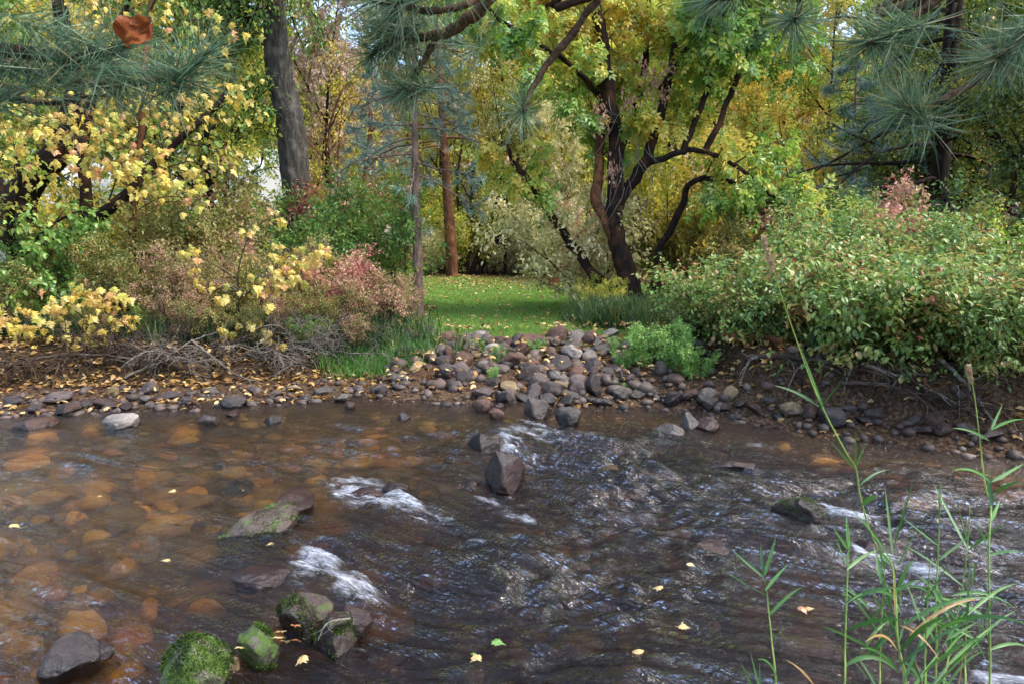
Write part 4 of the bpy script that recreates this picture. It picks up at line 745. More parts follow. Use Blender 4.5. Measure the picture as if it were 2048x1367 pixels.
# ---- the forked boxelder, main tree of the picture
rng = np.random.default_rng(12); Yb = 11.4
bx = at(1272, 640, Yb); bx[2] = tz(bx[0], Yb) - .1
root = thing('boxelder_tree', 'dark forked boxelder with green and yellow leaves at the lawn corner', 'tree', bx)
A_ = lambda px, py, dy=0: at(px, py, Yb + dy)
LIMBS = [([bx, A_(1262, 580), A_(1245, 520), A_(1228, 446), A_(1230, 347), A_(1230, 265), A_(1217, 193), A_(1203, 80), A_(1190, 0), A_(1180, -120), A_(1190, -260)], .165, .05, 'trunk'),
         ([A_(1240, 500), A_(1213, 446), A_(1194, 400, .05), A_(1197, 334, .1), A_(1200, 249, .15), A_(1196, 160, .3), A_(1175, 60, .5), A_(1150, -60, .7)], .10, .035, 'limb'),
         ([A_(1232, 410), A_(1250, 385), A_(1273, 354, -.1), A_(1296, 308, -.2), A_(1313, 258, -.2), A_(1326, 209, -.2), A_(1345, 120, -.1), A_(1370, 0), A_(1400, -120)], .10, .035, 'limb'),
         ([A_(1232, 310), A_(1243, 288, .1), A_(1260, 242, .2), A_(1276, 199, .3), A_(1292, 100, .4), A_(1300, 0, .5), A_(1290, -120, .5)], .085, .03, 'limb'),
         ([A_(1290, 328, -.15), A_(1355, 308, -.4), A_(1378, 300, -.5), A_(1418, 305, -.6), A_(1461, 328, -.7), A_(1513, 364, -.8), A_(1560, 400, -.8), A_(1610, 425, -.7)], .05, .012, 'limb'),
         ([A_(1305, 640, .3), A_(1314, 545, .3), A_(1318, 500, .3), A_(1336, 472, .2), A_(1359, 423, .1), A_(1372, 380), A_(1388, 364, -.1), A_(1421, 357, -.3), A_(1467, 367, -.5), A_(1540, 407, -.6), A_(1600, 420, -.6), A_(1660, 400, -.5)], .075, .012, 'limb'),
         ([A_(1262, 600, .2), A_(1191, 555, .35), A_(1155, 505, .45), A_(1118, 453, .5), A_(1066, 374, .6), A_(1036, 334, .6), A_(1015, 290, .6)], .10, .025, 'limb'),
         ([A_(1365, 308, -.4), A_(1395, 230, -.3), A_(1440, 110, -.2), A_(1485, 0, 0), A_(1510, -90, .2)], .05, .02, 'limb'),
         ([A_(1410, 303, -.55), A_(1454, 212, -.6), A_(1490, 120, -.6), A_(1515, 60, -.6), A_(1535, 0, -.5), A_(1560, -80, -.4)], .05, .02, 'limb'),
         ([A_(1205, 200, .2), A_(1140, 130, -.2), A_(1080, 90, -.5), A_(1000, 40, -.8), A_(960, 0, -1.0), A_(900, -60, -1.2)], .045, .012, 'limb'),
         ([A_(1320, 180, -.2), A_(1380, 90, -.6), A_(1430, 30, -.9), A_(1500, -60, -1.2)], .04, .012, 'limb'),
         ([A_(1185, 100, .3), A_(1110, 40, .4), A_(1060, -40, .6)], .04, .012, 'limb')]
br_all = []; P2 = [dict(n=10, t0=.3, ang=55, L=1.0, r=.016, up=.05, trop=-.5, wig=.16), dict(n=6, t0=.15, ang=50, L=.45, r=.006, trop=-.7, wig=.18, seg=4)]
for k, (lp, r0, r1, nm) in enumerate(LIMBS):
    n = 44 if k == 0 else 26; s_ = spline(lp, n); s_[2:-1] += rng.normal(size=(n - 3, 3)) * .012 * (1 if k else 1.5)
    rad = np.linspace(1, 0, n) ** (.75) * (r0 - r1) + r1
    if k == 0: rad = rad + .07 * np.exp(-np.arange(n) / 1.8)
    mb = MB(); tube(mb, s_, rad, 16 if r0 > .1 else 9, rough=.35 if r0 > .09 else .2); mb.build(nm, 'bark_dark' if k not in (1,) else 'bark_red', root, True, bx)
    PP = [dict(P2[0]), dict(P2[1])]
    PP[0]['n'] = {0: 16, 4: 8, 5: 12, 6: 9}.get(k, 11); PP[0]['t0'] = {0: .45, 5: .5, 4: .35, 6: .5}.get(k, .3)
    sub = []; branch_out(rng, s_, rad, 0, PP, sub); br_all += [b_ for b_ in sub if b_[2] > 0]
wood(br_all, (1, 2)).build('branches', 'twig', root, True, bx, 'stuff')
mb = MB(); leaves_on(mb, rng, br_all, (1, 2), 30, .19, 'pinnate', .8, .55, .05, .55, keep=lambda P: ~((P[:, 2] < 2.6) & (np.abs(P[:, 0] - 1.75) < .55)) & (R.uniform(size=len(P)) < .25 + .75 * sstep(1.6, 3.4, P[:, 2]))); mb.build('crown', 'boxelder', root, False, bx, 'stuff')
# grey dead vine stems and pale seed clusters hanging on the trunk
mb = MB()
for k in range(34):
    px, py = rng.uniform(1195, 1320), rng.uniform(170, 400); p0 = A_(px, py, -.32 + rng.normal() * .06)
    tube(mb, polyline(rng, p0, np.array([rng.normal() * .3, rng.normal() * .1, -1]), rng.uniform(.3, 1.0), 8, .16, -.2), np.linspace(.007, .002, 9), 4)
mb.build('dead_vine', 'twig_grey', root, True, bx, 'stuff')
mb = MB()
for px, py in [(1198, 212), (1212, 235), (1203, 250), (1255, 205), (1262, 215), (1310, 155), (1328, 190), (1302, 180), (1226, 330), (1226, 350), (1290, 130), (1335, 140)]:
    p0 = A_(px, py, -.4); n = 26; P = p0 + rng.normal(size=(n, 3)) * (.05, .05, .09); d, nr = leaf_frames(n, rng, np.array([0, 0, -1.0]), .6, .1); add_leaves(mb, P, d, nr, rng.uniform(.05, .09, n), rng.uniform(0, 1, n), 'simple')
mb.build('seed_clusters', 'tassel', root, False, bx, 'stuff')
# bright leafy shoot at the trunk foot
P = at(1215, 590, 10.9); plant('shrub', 'bright yellow green shoot at the boxelder foot', 'shrub', ST[0], (P[0], P[1], tz(P[0], P[1])), ('twig', 'lime'), .3)

# ---- pines in the middle distance
def needle_tufts(mb, rng, tips, dirs, n, L, w, spread=.9):
    m = len(tips); P = np.repeat(tips, n, 0); D = np.repeat(dirs, n, 0)
    P = P - D * rng.uniform(0, .16, (m * n, 1)) * (L / .14)
    d = rng.normal(size=(m * n, 3)); d /= np.linalg.norm(d, axis=1)[:, None]; d = d * spread + D * .9; d /= np.linalg.norm(d, axis=1)[:, None]
    s = np.cross(d, rng.normal(size=(m * n, 3))); s /= np.linalg.norm(s, axis=1)[:, None]; ln = L * rng.uniform(.7, 1.15, (m * n, 1))
    v = np.stack([P - s * w, P + s * w, P + d * ln + np.array([0, 0, -.02]) * (ln / .14)], 1).reshape(-1, 3); t_ = np.arange(m * n * 3).reshape(-1, 3)
    mb.add(v, t_, np.repeat(np.clip(rng.uniform(0, 1, m * n), 0, 1), 3))
def pine_template(seed, H, r, z0, nb, L, droop, tuft_n=26, nl=.15, sub=6, thin=1.0):
    rng = np.random.default_rng(seed); pts = polyline(rng, np.array([0, 0, -.1]), np.array([0, 0, 1.0]), H, 16, .012, .1); rad = np.linspace(r, r * .15, 17)
    br = []; tips = []; dirs = []
    for k in range(nb):
        f = z0 + (1 - z0) * (k + rng.uniform()) / nb; p = pts[0] + (pts[-1] - pts[0]) * f; i = min(15, int(f * 16)); p = pts[i] + (pts[i + 1] - pts[i]) * (f * 16 - i)
        a = rng.uniform(0, 6.28); l = L * (1 - .75 * (f - z0) / (1 - z0)) * rng.uniform(.6, 1.15)
        lp = polyline(rng, p, np.array([math.cos(a), math.sin(a), rng.uniform(-.1, .25)]), l, 8, .09, -droop); out = []
        branch_out(rng, lp, np.linspace(.02, .007, 9) * (r / .09), 0, [dict(n=sub, t0=.3, ang=42, L=l * .4, r=.008, trop=.5, wig=.1, seg=4)], out); br += out
        for q in out:
            if rng.uniform() > thin: continue
            for jj in ([-1, -2] if q[2] else [-1, -2, -3]):
                tips.append(q[0][jj]); dd_ = q[0][-1] - q[0][-2]; dirs.append(dd_ / np.linalg.norm(dd_))
    tm = MB(); tube(tm, pts, rad, 14, rough=.2); mb = MB(); needle_tufts(mb, rng, np.array(tips), np.array(dirs), tuft_n, nl, .0042)
    return tm.mesh('trunk', True), wood(br, (0, 1), (5, 4)).mesh('branches', True), mb.mesh('needles')
def pine(name, label, T, loc, mats=('bark_pine', 'needlefar'), scale=1.0, rz=0):
    root = thing(name, label, 'tree', loc); root.scale = (scale,) * 3; root.rotation_euler = (0, 0, rz)
    for nm, me, mt in zip(('trunk', 'branches', 'needles'), T, (mats[0], mats[0], mats[1])):
        o = link(nm, me, mt, root)
        if nm != 'trunk': o['kind'] = 'stuff'
    return root
P = at(838, 640, 11.2); pine('pine_tree', 'slender pine with bare grey trunk at the left lawn edge', pine_template(91, 6.5, .085, .36, 40, 1.4, .4, 24, .15, 6, .8), (P[0], 11.2, tz(P[0], 11.2)))
P = at(905, 540, 22.5); pine('pine_tree', 'reddish trunked pine at the far end of the lawn', pine_template(92, 11, .19, .36, 40, 2.2, .4, 22, .2, 6, .8), (P[0], 22.5, tz(P[0], 22.5)), ('bark_red', 'needlefar'))
P = at(745, 520, 17); pine('pine_tree', 'young blue green pine before the pink hillside', pine_template(93, 5.6, .07, .12, 46, 1.5, .2, 26, .17), (P[0], 17, tz(P[0], 17)))
P = at(1862, 500, 13.2); pine('pine_tree', 'large right pine with purplish trunk behind the dogwoods', pine_template(94, 12, .2, .10, 84, 3.2, .75, 28, .17, 7, .75), (P[0], 13.2, tz(P[0], 13.2)), ('bark_dark', 'needlefar'))
P = at(1700, 500, 17); pine('pine_tree', 'blue green pine beside the orange trees', pine_template(95, 5.5, .09, .1, 50, 1.9, .3, 24, .18), (P[0], 17, tz(P[0], 17)))
SPT = pine_template(96, 12, .2, .04, 130, 2.6, .2, 30, .2, 6)
P = at(1570, 300, 52); pine('spruce_tree', 'silver blue spruce far behind the orange trees', SPT, (P[0], 52, .6), ('bark_pine', 'spruce'), 1.1)
P = at(1615, 300, 56); pine('spruce_tree', 'second silver spruce crowding the first', SPT, (P[0], 56, .6), ('bark_pine', 'spruce'), 1.02, 2.0)
# leaning and dark stems behind the lawn
def stem_thing(name, label, path, r0, r1, mat, leafmat=None, seed=1, n=20, nb=7, L=.9, t0=.4, size=.1, per_m=20):
    rng = np.random.default_rng(seed); s_ = spline(path, n); s_[1:-1] += rng.normal(size=(n - 2, 3)) * r0 * .1; o = s_[0].copy(); root = thing(name, label, 'tree', o)
    mb = MB(); rad = np.linspace(r0, r1, n); tube(mb, s_, rad, 10, rough=.2); mb.build('trunk', mat, root, True, o); out = []
    branch_out(rng, s_, rad, 0, [dict(n=nb, t0=t0, ang=45, L=L, r=r0 * .35, trop=-.1, wig=.14, up=.1), dict(n=5, t0=.2, ang=45, L=L * .45, r=.008, trop=-.2, wig=.16, seg=4)], out)
    wood(out, (1, 2)).build('branches', mat, root, True, o, 'stuff')
    if leafmat: mb = MB(); leaves_on(mb, rng, out, (1, 2), per_m, size, 'simple', .5, .6, .06); mb.build('crown', leafmat, root, False, o, 'stuff')
G = lambda px, Y: np.array([at(px, 500, Y)[0], Y, tz(at(px, 500, Y)[0], Y) - .1])
stem_thing('leaning_tree', 'leaning red brown trunk at the right end of the lawn', [G(1100, 19.5), at(1120, 540, 19.5), at(1145, 500, 19.5), at(1175, 450, 19.6), at(1190, 400, 19.8), at(1200, 330, 20)], .16, .06, 'bark_red', 'lime', 2)
for k, (b, m, e, r) in enumerate([(930, 935, 945, .12), (938, 960, 1000, .10), (925, 920, 915, .09), (950, 985, 1030, .08)]):
    stem_thing('dark_stem_tree', ['dark upright stem in the clump behind the lawn', 'dark slanting stem in the clump behind the lawn', 'thin straight stem in the clump behind the lawn', 'low leaning stem in the clump behind the lawn'][k], [G(b, 24), at(m, 500, 24), at((m + e) / 2 + 3, 440, 24), at(e, 370, 24.2), at(e + 10, 280, 24.4)], r, .03, 'bark_dark', 'lime', 5 + k, size=.14, per_m=14, L=1.5)
stem_thing('thin_tree', 'thin forked reddish tree before the pink hillside', [G(672, 18), at(668, 440, 18), at(660, 360, 18), at(655, 300, 18), at(665, 230, 18), at(690, 170, 18)], .07, .02, 'bark_red', 'gold', 15, nb=9, L=1.2, per_m=5)
stem_thing('thin_tree', 'thin dark tree left of the slender pine', [G(725, 16), at(728, 400, 16), at(733, 320, 16), at(740, 240, 16), at(735, 180, 16)], .06, .02, 'bark_red', 'gold', 16, nb=9, L=1.0, per_m=7)

# ---- individual leaves for the near maples: shared leaf meshes, one object per leaf
def maple_variant(seed):
    rng = np.random.default_rng(seed); T, tri = LT['maple']; v = T.copy(); v[:, :2] *= rng.uniform(.85, 1.15, (len(v), 2)); v[:, 2] += rng.normal(size=len(v)) * .05 - np.abs(v[:, 1]) * rng.uniform(-.3, .5) - .35 * np.maximum(0, v[:, 0] - .4) ** 2 * rng.uniform(-1, 3)
    return v, tri
LEAFME = [[] for _ in range(5)]
for i in range(4):
    v, tri = maple_variant(i)
    for j in range(5):
        v, tri = maple_variant(i + 4 * j); LEAFME[j].append(make_mesh('leaf', v, tri, np.clip([.05, .3, .5, .7, .97][j] + .15 * pn(v * 5 + j), 0, 1), False))
def leaf_object(parent, pos, dr, nr, size, mat, origin):
    x = dr / np.linalg.norm(dr); z = nr - (nr @ x) * x; z /= np.linalg.norm(z); y = np.cross(z, x)
    o = link('leaf', LEAFME[random.randrange(5)][random.randrange(4)], mat, parent); Mx = np.eye(4); Mx[:3, 0] = x * size; Mx[:3, 1] = y * size; Mx[:3, 2] = z * size; Mx[:3, 3] = pos - origin
    o.matrix_local = Matrix(Mx.tolist()); return o
def leaf_sprays(root, origin, clusters, mats, size, rng, stem, twigmat='twig', mult=1.2):
    mb = MB()
    for px, py, Y, sp, n in clusters:
        c = at(px, py, Y); anchor = stem[np.argmin(np.linalg.norm(stem - c, axis=1) + .8 * np.maximum(0, stem[:, 2] - c[2] + .1))]
        mid = (anchor + c) / 2 + np.array([0, -.05, .12]); tw = spline([anchor, mid, c], 9); tube(mb, tw, np.linspace(.009, .004, 9), 4)
        for k in range(int(n * mult)):
            off = rng.normal(size=3) * np.array([1, .9, .75]) * sp * Y / F; p = c + off; tube(mb, spline([c, (c + p) / 2 + (0, 0, .03), p], 5), np.linspace(.003, .0012, 5), 3)
            d = np.array([rng.normal() * .55, -abs(rng.normal()) * .5 - .1, -.75 - abs(rng.normal()) * .3]); nr = np.array([rng.normal() * .35, -.75, .55 + rng.normal() * .25])
            leaf_object(root, p, d, nr, size * rng.uniform(.65, 1.2), mats[rng.integers(len(mats))], origin)
    mb.build('twigs', twigmat, root, True, origin, 'stuff')
random.seed(9)
# yellow maple tree on the left
rng = np.random.default_rng(21); Ym = 10.0; mo = np.array([at(55, 600, Ym)[0], Ym, .4])
root = thing('maple_tree', 'yellow leaved maple with dark trunk and spreading limbs on the left bank', 'tree', mo)
LM = [([mo, at(52, 520, Ym), at(35, 420, Ym), at(70, 350, Ym), at(120, 300, Ym - .1), at(150, 200, Ym - .1), at(130, 80, Ym), at(110, -80, Ym)], .27, .08), ([at(50, 540, Ym), at(110, 490, Ym - .2), at(180, 445, Ym - .3), at(255, 388, Ym - .4), at(330, 305, Ym - .3), at(430, 215, Ym - .2), at(470, 150, Ym)], .12, .02),
      ([at(172, 450, Ym - .25), at(172, 380, Ym - .3), at(165, 300, Ym - .3), at(190, 180, Ym - .2), at(240, 60, Ym), at(270, -60, Ym)], .09, .03), ([at(268, 560, Ym - .2), at(266, 450, Ym - .3), at(274, 350, Ym - .3), at(284, 240, Ym - .3), at(290, 130, Ym - .2), at(300, 20, Ym), at(310, -100, Ym)], .06, .025), ([at(40, 420, Ym), at(-40, 330, Ym), at(-120, 200, Ym), at(-160, 40, Ym)], .14, .05)]
br_all = []; stems_ = []
for k, (lp, r0, r1) in enumerate(LM):
    s_ = spline(lp, 30); rad = np.linspace(r0, r1, 30); mb = MB(); tube(mb, s_, rad, 14, rough=.25); mb.build('trunk' if k == 0 else 'limb', 'bark_red' if k == 3 else 'bark_dark', root, True, mo); stems_.append(s_); out = []
    branch_out(rng, s_, rad, 0, [dict(n=12, t0=.35, ang=55, L=1.2, r=.014, trop=-.3, wig=.15), dict(n=6, t0=.2, ang=45, L=.5, r=.005, trop=-.6, wig=.15, seg=4)], out); br_all += [b_ for b_ in out if b_[2] > 0]
wood(br_all, (1, 2)).build('branches', 'twig', root, True, mo, 'stuff')
mb = MB(); leaves_on(mb, rng, br_all, (1, 2), 6, .105, 'lobed', .9, .4, .06, .8, keep=lambda P: P[:, 2] > 2.0); mb.build('crown', 'maple_yellow', root, False, mo, 'stuff')
mb = MB(); leaves_on(mb, rng, br_all, (1, 2), 14, .085, 'lobed', .7, .5, .08, .8, keep=lambda P: (P[:, 2] > 2.0) & (P[:, 1] > 9.7)); mb.build('inner_crown', 'green', root, False, mo, 'stuff')
YC = [(40, 225, 9.2, 24, 8), (100, 215, 9.1, 24, 9), (60, 255, 9.0, 26, 10), (120, 250, 9.0, 26, 10), (165, 235, 9.1, 26, 9), (90, 290, 9.0, 26, 10), (150, 275, 8.9, 26, 11), (200, 275, 9.0, 26, 10), (130, 320, 9.0, 26, 10), (185, 315, 8.9, 26, 11), (235, 300, 9.0, 26, 10), (240, 335, 9.0, 24, 10), (290, 325, 9.0, 24, 9), (320, 290, 9.1, 24, 9), (340, 250, 9.2, 24, 8), (300, 210, 9.2, 24, 8), (240, 215, 9.2, 24, 8), (200, 190, 9.2, 24, 8), (330, 355, 9.0, 20, 9), (385, 365, 9.0, 20, 9), (400, 400, 9.0, 16, 6), (290, 370, 9.0, 22, 8), (30, 285, 9.2, 22, 7), (420, 155, 9.4, 22, 8), (470, 160, 9.4, 18, 6), (380, 190, 9.3, 24, 8), (180, 340, 9.0, 22, 8), (470, 60, 9.6, 24, 7), (400, 40, 9.6, 26, 8), (90, 150, 9.4, 24, 7)]
leaf_sprays(root, mo, YC, ['maple_yellow', 'maple_yellow', 'maple_yellow', 'maple_yellow', 'maple_mixed', 'lime'], .108, rng, np.concatenate(stems_), mult=1.3)
# green maple in front of it
rng = np.random.default_rng(22); go = np.array([at(25, 620, 9.3)[0], 9.3, .42]); root = thing('maple_tree', 'fresh green leaved maple hugging the dark trunk on the left bank', 'tree', go)
br_all = []
for lp, r0 in [([go, at(30, 520, 9.3), at(20, 440, 9.3), at(40, 370, 9.2), at(30, 300, 9.3)], .06), ([at(28, 540, 9.3), at(70, 480, 9.1), at(120, 440, 9.0), at(165, 420, 9.0)], .035), ([at(28, 560, 9.3), at(60, 560, 9.0), at(100, 575, 8.9), at(140, 600, 8.9)], .03), ([at(25, 500, 9.3), at(-40, 440, 9.1), at(-100, 400, 9.1)], .04)]:
    s_ = spline(lp, 16); mb = MB(); tube(mb, s_, np.linspace(r0, r0 * .3, 16), 8); mb.build('trunk' if r0 > .05 else 'limb', 'bark_dark', root, True, go); out = []
    branch_out(rng, s_, np.linspace(r0, r0 * .3, 16), 0, [dict(n=10, t0=.25, ang=60, L=.55, r=.01, trop=-.2, wig=.15), dict(n=5, t0=.2, ang=50, L=.28, r=.004, trop=-.4, wig=.15, seg=4)], out); br_all += [b_ for b_ in out if b_[2] > 0]
wood(br_all, (1, 2)).build('branches', 'twig', root, True, go, 'stuff')
mb = MB(); leaves_on(mb, rng, br_all, (1, 2), 38, .085, 'lobed', .5, .75, .05, 1.0, base=.62); mb.build('crown', 'maple_green', root, False, go, 'stuff')
# yellow maple at the water edge and the slim sapling
rng = np.random.default_rng(23); bo = np.array([at(120, 690, 8.75)[0], 8.75, .25]); root = thing('bank_maple', 'low pale yellow maple leaning out over the gravel bar', 'shrub', bo); stems_ = []
for lp in ([bo, at(125, 640, 8.6), at(150, 600, 8.4), at(190, 580, 8.3)], [bo, at(90, 660, 8.5), at(40, 650, 8.3), at(0, 640, 8.3)], [bo, at(150, 670, 8.5), at(205, 640, 8.4), at(250, 610, 8.4)], [bo, at(80, 690, 8.4), at(50, 690, 8.3)]):
    s_ = spline(lp, 12); mb = MB(); tube(mb, s_, np.linspace(.016, .006, 12), 6); mb.build('stem', 'twig', root, True, bo); stems_.append(s_)
leaf_sprays(root, bo, [(20, 655, 8.2, 16, 9), (60, 642, 8.2, 18, 10), (100, 645, 8.2, 16, 9), (140, 592, 8.2, 18, 11), (175, 580, 8.2, 18, 12), (205, 595, 8.2, 18, 11), (240, 595, 8.2, 14, 8), (225, 622, 8.2, 16, 8), (40, 690, 8.2, 10, 4), (80, 702, 8.2, 9, 5), (165, 668, 8.2, 12, 6), (203, 682, 8.2, 9, 3), (10, 620, 8.3, 14, 7), (255, 640, 8.3, 14, 7), (225, 700, 8.2, 6, 2), (120, 612, 8.3, 16, 8), (180, 640, 8.3, 16, 6), (0, 665, 8.2, 14, 7)], ['maple_yellow', 'maple_yellow', 'maple_mixed', 'maple_yellow'], .108, rng, np.concatenate(stems_))
rng = np.random.default_rng(24); so = np.array([at(478, 690, 8.9)[0], 8.9, .4]); root = thing('maple_sapling', 'slim maple sapling with pale yellow and peach leaves on the left bank', 'shrub', so); stems_ = []
for lp in ([so, at(478, 600, 8.8), at(477, 540, 8.7), at(500, 470, 8.6), at(545, 430, 8.5)], [at(478, 600, 8.8), at(530, 560, 8.6), at(600, 525, 8.5), at(655, 498, 8.5)], [at(477, 560, 8.8), at(430, 530, 8.6), at(380, 505, 8.5)], [at(478, 640, 8.8), at(540, 660, 8.6), at(560, 690, 8.5)]):
    s_ = spline(lp, 14); mb = MB(); tube(mb, s_, np.linspace(.012, .004, 14), 6); mb.build('stem', 'twig', root, True, so); stems_.append(s_)
leaf_sprays(root, so, [(545, 425, 8.4, 12, 4), (560, 440, 8.4, 8, 2), (502, 452, 8.4, 10, 4), (488, 468, 8.4, 7, 2), (380, 505, 8.4, 12, 6), (392, 530, 8.4, 12, 5), (415, 575, 8.4, 12, 5), (570, 505, 8.4, 16, 8), (600, 520, 8.4, 16, 10), (632, 512, 8.4, 14, 8), (652, 492, 8.4, 8, 3), (560, 545, 8.4, 16, 10), (590, 550, 8.4, 14, 9), (530, 555, 8.4, 14, 8), (520, 580, 8.4, 12, 6), (545, 605, 8.4, 10, 4), (560, 570, 8.4, 12, 6), (488, 655, 8.4, 10, 5), (445, 660, 8.4, 10, 5), (535, 665, 8.4, 10, 5), (560, 690, 8.4, 7, 3), (450, 585, 8.4, 12, 4)], ['maple_yellow', 'maple_yellow', 'maple_mixed'], .102, rng, np.concatenate(stems_), 'twig_grey')

# ---- grass, tufts and litter (stuff)
def blades(n, pos, h, w, lean, rng, segs=1, rb=.5):
    mb = MB(); an = rng.uniform(0, 6.28, n); s = np.stack([np.cos(an), np.sin(an), 0 * an], 1); ln = rng.normal(size=(n, 3)) * lean; ln[:, 2] = 1; ln /= np.linalg.norm(ln, axis=1)[:, None]
    hh = h * rng.uniform(.5, 1.3, n)[:, None]; r = np.clip(rng.normal(rb, .25, n), 0, 1)
    if segs == 1:
        v = np.stack([pos - s * w, pos + s * w, pos + ln * hh], 1).reshape(-1, 3); mb.add(v, np.arange(n * 3).reshape(-1, 3), np.repeat(r, 3))
    else:
        bend = rng.normal(size=(n, 3)) * .35; bend[:, 2] = -abs(bend[:, 2]) - .25
        m1 = pos + ln * hh * .5; m2 = pos + ln * hh * .85 + bend * hh * .15; tp = pos + ln * hh * 1.05 + bend * hh * .5
        v = np.stack([pos - s * w, pos + s * w, m1 - s * w * .9, m1 + s * w * .9, m2 - s * w * .6, m2 + s * w * .6, tp], 1).reshape(-1, 3)
        tr_ = np.array([(0, 1, 3), (0, 3, 2), (2, 3, 5), (2, 5, 4), (4, 5, 6)]); mb.add(v, (np.arange(n)[:, None, None] * 7 + tr_[None]).reshape(-1, 3), np.repeat(r, 7))
    return mb
rng = np.random.default_rng(30)
def lawn_front(x): return np.interp(x, [-8, -1.6, -1.2, 2.2, 2.7, 8], [5, 2.6, 1.75, 1.75, 2.5, 3.5])
n = 190000; y = 9 + 15.5 * rng.uniform(0, 1, n) ** 1.7; x = rng.uniform(-.16, .30, n) * y + rng.normal(size=n) * .2
k = (y - np.interp(x, EX, EY) > lawn_front(x) - .1) & (y < np.interp(x, [-8, 0, 2.2, 6], [23, 23.5, 19.5, 17])); x, y = x[k], y[k]; pos = np.stack([x, y, terrain(x, y)], 1)
o = blades(len(x), pos, .045, .004, .35, rng).build('lawn_grass', 'lawngrass', None, False, kind='stuff'); tag(o, 'short mown green grass of the lawn', 'grass')
def tufts(name, label, regions, hh, w, per, seed, mat='bankgrass', lean=.3, rb=.4):
    rng = np.random.default_rng(seed); P = []
    for (px, Y, sx, sy, n) in regions:
        cx = at(px, 500, Y)[0]
        for _ in range(n):
            tx, ty = cx + rng.normal() * sx, Y + rng.normal() * sy; q = rng.normal(size=(per, 2)) * .07; P.append(np.stack([tx + q[:, 0], ty + q[:, 1]], 1))
    P = np.concatenate(P); pos = np.concatenate([P, terrain(P[:, 0], P[:, 1])[:, None]], 1); k = P[:, 1] - np.interp(P[:, 0], EX, EY) > .35; pos = pos[k]
    o = blades(len(pos), pos, hh, w, lean, rng, 3, rb).build(name, mat, None, False, kind='stuff'); tag(o, label, 'grass')
tufts('bank_grass', 'dark rank grass hanging down the left bank', [(px, 8.75 + .14 * (k % 3), .3, .22, 3 + 6 * ((k * 7) % 4)) for k, px in enumerate(range(-100, 840, 60))] + [(790, 9.5, .3, .3, 20)], .4, .005, 34, 41)
tufts('bank_grass', 'tall dark grass tufts at the boxelder foot', [(1215, 10.1, .18, .2, 26), (1260, 10.2, .25, .25, 30), (1300, 10.4, .25, .25, 20), (1190, 10.6, .15, .2, 12)], .5, .005, 34, 42)
tufts('bank_grass', 'dark grass along the foot of the right bank', [(1430, 9.0, .25, .2, 22), (1500, 8.8, .3, .2, 16), (1380, 9.2, .2, .2, 14), (1640, 8.4, .3, .15, 10), (1800, 7.6, .4, .15, 10)], .4, .005, 30, 43)
tufts('low_grass', 'short green grass at the left foot of the rock pile', [(800, 8.6, .22, .18, 40), (740, 8.5, .2, .12, 26), (850, 8.9, .1, .1, 8), (1000, 8.35, .06, .05, 5), (690, 8.5, .25, .1, 20)], .2, .003, 34, 44, 'herb', .4, .3)
tufts('low_grass', 'grass blades along the lawn edge above the rocks', [(900, 9.65, .3, .08, 20), (1000, 9.7, .3, .08, 16), (1100, 9.7, .3, .08, 16), (850, 9.6, .2, .15, 22)], .13, .003, 26, 45, 'lawngrass', .4, .5)
def litter(name, label, n, xr, yr, accept, size, seed, lift=.012, mat='litter', kind='lobed'):
    rng = np.random.default_rng(seed); x = rng.uniform(*xr, n); y = rng.uniform(*yr, n); k = accept(x, y, rng); x, y = x[k], y[k]; n = len(x); P = np.stack([x, y, terrain(x, y) + lift + rng.uniform(0, .02, n)], 1)
    d = rng.normal(size=(n, 3)); d[:, 2] *= .25; nr = rng.normal(size=(n, 3)) * .35 + (0, 0, 1); mb = MB(); add_leaves(mb, P, d, nr, size * rng.uniform(.6, 1.3, n), np.clip(rng.beta(1.6, 1.9, n), 0, 1), kind, 1.0 if kind == 'lobed' else 1.5); o = mb.build(name, mat, None, False, kind='stuff'); tag(o, label, 'leaves')
litter('leaf_litter', 'fallen tan and yellow leaves strewn over the gravel bar', 8500, (-9, 8), (5.3, 9.6), lambda x, y, r: (dist(x, y) > .02) & (dist(x, y) < 1.3) & (r.uniform(0, 1, len(x)) < np.where(x < -1.3, 1, .35)), .07, 51, .03)
litter('leaf_litter', 'brown leaves littering the banks under the shrubs', 34000, (-11, 10), (6, 13), lambda x, y, r: (dist(x, y) > np.where(x > 2, .4, .8)) & ((x < -1.4) | (x > 2.4)), .075, 52, kind='simple')
litter('leaf_litter', 'pale fallen leaves scattered on the lawn', 16000, (-4, 6), (9.6, 24), lambda x, y, r: (dist(x, y) > 2.0) & (r.uniform(0, 1, len(x)) < .12 + .5 * sstep(-.5, 2.4, x) * sstep(17, 11, y) + .8 * sstep(16, 21, y)), .07, 53, .03, kind='simple')
litter('leaf_litter', 'fallen leaves caught between the piled boulders', 420, (-1.5, 2.6), (7.7, 9.8), lambda x, y, r: dist(x, y) > .1, .07, 54, .12)

